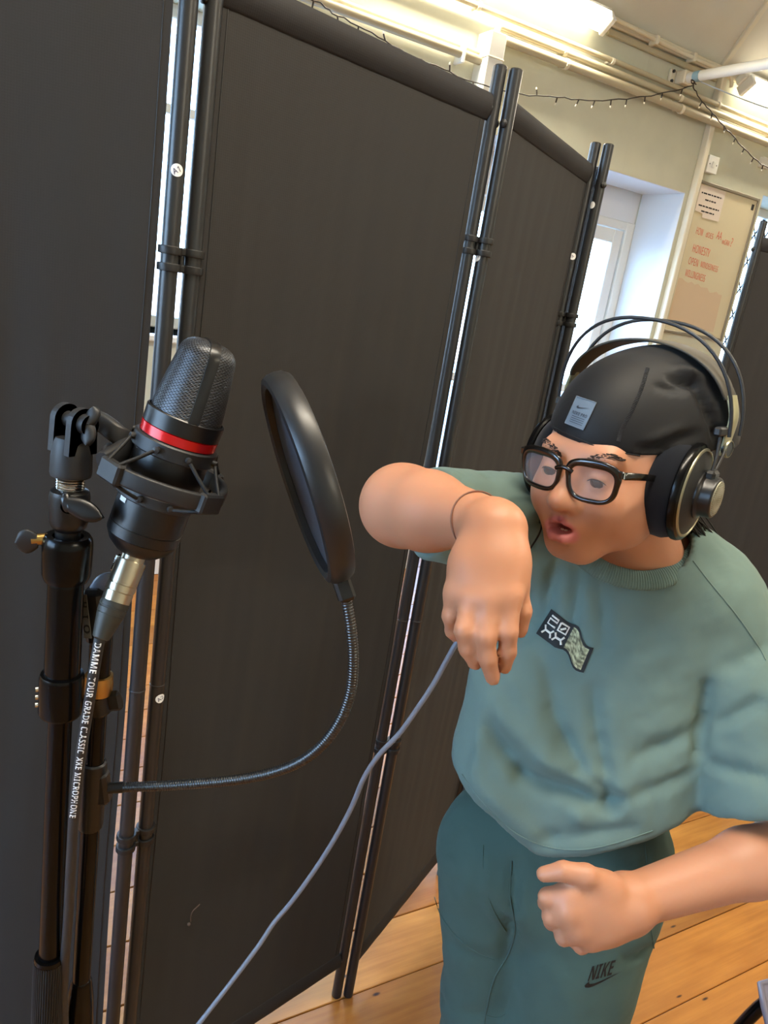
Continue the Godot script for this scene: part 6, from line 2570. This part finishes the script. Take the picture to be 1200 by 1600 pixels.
# ------------------------------------------------------------------ glasses
func build_glasses() -> void:
	var gl := mat(Color(0.045, 0.035, 0.032), 0.18, 0.0, 0.6)
	var t := thing("glasses", h(0, 0.0, 0.1), "black thick-rimmed glasses on the person's face", "glasses")
	var O := Vector3(0, 0.0010, 0.1015)
	var tilt := Basis(Vector3.RIGHT, 0.10)
	var g := func(x: float, y: float, z: float) -> Vector3:
		var q := O + tilt * Vector3(x, y, z - absf(x) * absf(x) * 2.4)
		return h(q.x, q.y, q.z)
	for s in [-1.0, 1.0]:
		var shape := []
		for i in 48:
			var a := TAU * i / 48.0
			var e := 0.62
			var x := 0.0255 * signf(cos(a)) * pow(absf(cos(a)), e)
			var y := 0.0188 * signf(sin(a)) * pow(absf(sin(a)), e)
			x *= 1.0 + 0.10 * (y / 0.0205)
			shape.append(Vector2(s * 0.0335 + x, y))
		var rows := []
		var inner := PackedVector3Array()
		for i in 48:
			var p: Vector2 = shape[i]
			var c := Vector2(s * 0.0335, 0)
			var o := (p - c).normalized()
			var wide := 0.0026 + 0.0022 * clampf(p.y / 0.0205, 0.0, 1.0)
			var r := PackedVector3Array()
			for q in [[-0.3, -1.0], [0.3, -1.0], [1.0, -0.55], [1.0, 0.55], [0.3, 1.0], [-0.3, 1.0], [-1.0, 0.55], [-1.0, -0.55]]:
				var w: Vector2 = p + o * (wide * q[0] + wide * 0.6)
				r.append(g.call(w.x, w.y, q[1] * 0.0021))
			rows.append(r)
			var ip: Vector2 = p - o * wide * 0.2
			inner.append(g.call(ip.x, ip.y, 0.0))
		rows.append(rows[0])
		var b := MB.new()
		grid(b, rows, true, true)
		obj("rim", b, gl, t)
		b = MB.new()
		b.begin()
		var cc: Vector3 = g.call(s * 0.0335, 0.0, 0.0018)
		b.v.append(cc)
		b.v.append_array(inner)
		for i in 48:
			b.tri(0, 1 + i, 1 + (i + 1) % 48)
		b.end(false)
		var lens := mat(Color(0.95, 0.93, 0.95, 0.10), 0.04, 0.0, 0.6)
		lens.transparency = BaseMaterial3D.TRANSPARENCY_ALPHA
		obj("lens", b, lens, t)
		# temple arm with its hinge
		b = MB.new()
		var p0: Vector3 = g.call(s * 0.0660, 0.0135, -0.002)
		var arm := smooth_path(PackedVector3Array([p0, h(s * 0.0735, 0.0150, 0.070), h(s * 0.0765, 0.010, 0.03), h(s * 0.0775, 0.004, -0.005), h(s * 0.076, -0.012, -0.03)]), 5)
		rows = []
		for i in arm.size():
			var hh := lerpf(0.0058, 0.0035, float(i) / arm.size())
			var r := PackedVector3Array()
			for q in [[-1.0, -1.0], [1.0, -1.0], [1.0, 1.0], [-1.0, 1.0]]:
				r.append(arm[i] + HB.y * hh * 0.5 * q[1] * 1.4 + HB.x * 0.0014 * q[0])
			rows.append(r)
		grid(b, rows, true, true)
		b.flat(rows[0])
		var ar := obj("temple_arm", b, gl, t)
		b = MB.new()
		rbox(b, Transform3D(HB, g.call(s * 0.0655, 0.0135, -0.003)), Vector3(0.0035, 0.0075, 0.005), 0.0008)
		obj("hinge", b, M.chrome, ar)
		b = MB.new()
		rbox(b, Transform3D(HB * tilt, g.call(s * 0.0630, 0.0145, 0.0)), Vector3(0.0070, 0.0085, 0.0042), 0.0012)
		obj("end_piece", b, gl, t)
	var b := MB.new()
	var br := smooth_path(PackedVector3Array([g.call(-0.0105, 0.0075, 0.0), g.call(-0.004, 0.0105, 0.001), g.call(0.004, 0.0105, 0.001), g.call(0.0105, 0.0075, 0.0)]), 5)
	tube(b, br, 0.0026, 10)
	obj("bridge", b, gl, t)

# ------------------------------------------------------------------ remaining things
func build_small_things() -> void:
	# grey lead from the raised hand down past the screen
	var p := PackedVector3Array()
	for q in [[752, 962, 0.742], [735, 985, 0.748], [715, 1003, 0.752], [700, 1028, 0.756], [678, 1068, 0.765], [655, 1103, 0.775], [625, 1145, 0.79], [592, 1180, 0.805], [569, 1215, 0.82], [549, 1262, 0.835], [522, 1312, 0.85], [490, 1362, 0.865], [455, 1410, 0.875], [428, 1442, 0.88], [404, 1478, 0.88], [365, 1530, 0.878], [330, 1575, 0.875], [300, 1613, 0.872], [230, 1700, 0.875]]:
		p.append(U(q[0], q[1], q[2]))
	var e := p[p.size() - 1]
	p.append(Vector3(e.x - 0.06, 0.36, e.z + 0.02))
	p.append(Vector3(e.x - 0.10, 0.12, e.z + 0.05))
	p.append(Vector3(e.x - 0.17, 0.006, e.z + 0.12))
	p.append(Vector3(e.x - 0.32, 0.0045, e.z + 0.20))
	p.append(Vector3(e.x - 0.62, 0.0045, e.z + 0.23))
	var b := MB.new()
	tube(b, smooth_path(p, 8), 0.0028, 10)
	tag(obj("grey_lead", b, mat(Color(0.44, 0.46, 0.51), 0.45)), "slack grey lead running from the person's raised hand down past the black screen", "cable")
	# thin band round the raised wrist
	var e0 := U(628, 790, 0.905)
	var w0 := U(762, 818, 0.765)
	var wa := (w0 - e0).normalized()
	var wf := frame_to(wa)
	var band := PackedVector3Array()
	for i in 37:
		var an := TAU * i / 36.0
		band.append(e0.lerp(w0, 0.88) + (wf.x * cos(an) + wf.z * sin(an)) * 0.0307 + wa * 0.003 * sin(an * 2.0))
	b = MB.new()
	tube(b, band, 0.0009, 8, false)
	tag(obj("wrist_band", b, mat(Color(0.46, 0.31, 0.25), 0.6)), "thin brown band round the person's raised wrist", "bracelet")
	# loose thread caught on the screen
	var on_panel := func(px: float, py: float, off: float) -> Vector3:
		var r := cam_basis * Vector3((px - 600.0) / 1200.0, (800.0 - py) / 1200.0, -1.0)
		var a := Vector3(0.2708, 0, -0.947 + off)
		var n := Vector3(0.12, 0, 0.473).normalized()
		return EYE + r * ((a - EYE).dot(n) / r.dot(n))
	var th := PackedVector3Array()
	for q in [[312, 1413, 0.004], [308, 1417, 0.009], [301, 1424, 0.010], [298, 1433, 0.008], [298, 1440, 0.005]]:
		th.append(on_panel.call(q[0], q[1], q[2]))
	b = MB.new()
	tube(b, smooth_path(th, 5), 0.0009, 6)
	lathe(b, on_panel.call(295, 1444, 0.004), Vector3(0.3, 0.6, 0.7), [[0.0, -0.003], [0.0028, -0.001], [0.003, 0.001], [0.0, 0.003]], 8)
	tag(obj("loose_thread", b, mat(Color(0.33, 0.28, 0.26), 0.8)), "short curled thread caught on the black cloth of the screen", "thread")
	chair()

func chair() -> void:
	var at := Vector3(1.274, 0.0, -0.243)
	var t := thing("plastic_chair", at, "grey plastic stacking chair on dark metal legs, beside the person", "chair")
	var turn := Basis(Vector3.UP, -2.1)
	var g := func(x: float, y: float, z: float) -> Vector3: return at + turn * Vector3(x, y, z)
	var shell := mat(Color(0.40, 0.38, 0.43), 0.5)
	# seat: a dished sheet with rounded corners
	var sheet := func(fn: Callable, nu: int, nv: int, thick: Vector3) -> MB:
		var mb := MB.new()
		for s in [0.0, 1.0]:
			var rows := []
			for j in nv + 1:
				var r := PackedVector3Array()
				for i in nu + 1:
					r.append(fn.call(i / float(nu) * 2.0 - 1.0, j / float(nv) * 2.0 - 1.0) + turn * thick * s)
				rows.append(r)
			grid(mb, rows)
		var rim := PackedVector3Array()
		for k in 4:
			for i in 10:
				var u := i / 10.0 * 2.0 - 1.0
				var q := [Vector2(u, -1), Vector2(1, u), Vector2(-u, 1), Vector2(-1, -u)][k] as Vector2
				rim.append(fn.call(q.x, q.y) + turn * thick * 0.5)
		rim.append(rim[0])
		tube(mb, rim, 0.006, 8, false)
		return mb
	var sq := func(u: float, v: float) -> Vector2: return Vector2(u * sqrt(1.0 - 0.22 * v * v), v * sqrt(1.0 - 0.22 * u * u))
	var b: MB = sheet.call(func(u, v):
		var q: Vector2 = sq.call(u, v)
		return g.call(q.x * 0.215, 0.435 + 0.018 * (q.x * q.x) - 0.02 * q.y * maxf(q.y, 0.0), q.y * 0.21), 16, 16, Vector3(0, -0.006, 0))
	obj("seat", b, shell, t)
	b = sheet.call(func(u, v):
		var q: Vector2 = sq.call(u, v)
		return g.call(q.x * 0.21, 0.66 + q.y * 0.14, -0.215 - 0.03 * q.y + 0.03 * q.x * q.x), 16, 12, Vector3(0, 0, -0.006))
	obj("backrest", b, shell, t)
	for s in [-1.0, 1.0]:
		b = MB.new()
		tube(b, smooth_path(PackedVector3Array([g.call(s * 0.235, 0.012, 0.225), g.call(s * 0.212, 0.25, 0.195), g.call(s * 0.19, 0.395, 0.165), g.call(s * 0.175, 0.418, 0.13), g.call(s * 0.175, 0.42, 0.0), g.call(s * 0.175, 0.415, -0.13), g.call(s * 0.195, 0.39, -0.17), g.call(s * 0.23, 0.25, -0.21), g.call(s * 0.24, 0.012, -0.25)]), 5), 0.011, 12)
		var lg := obj("leg_frame", b, M.gloss_black, t)
		for z in [[0.235, 0.225], [0.24, -0.25]]:
			b = MB.new()
			lathe(b, g.call(s * z[0], 0.0, z[1]), Vector3.UP, [[0.0, 0.0], [0.014, 0.0], [0.0145, 0.02], [0.012, 0.024]], 14)
			obj("foot_cap", b, M.rubber, lg)
		b = MB.new()
		tube(b, smooth_path(PackedVector3Array([g.call(s * 0.185, 0.42, -0.14), g.call(s * 0.185, 0.44, -0.215), g.call(s * 0.185, 0.52, -0.228), g.call(s * 0.185, 0.74, -0.25)]), 5), 0.009, 10)
		obj("back_support", b, M.gloss_black, t)
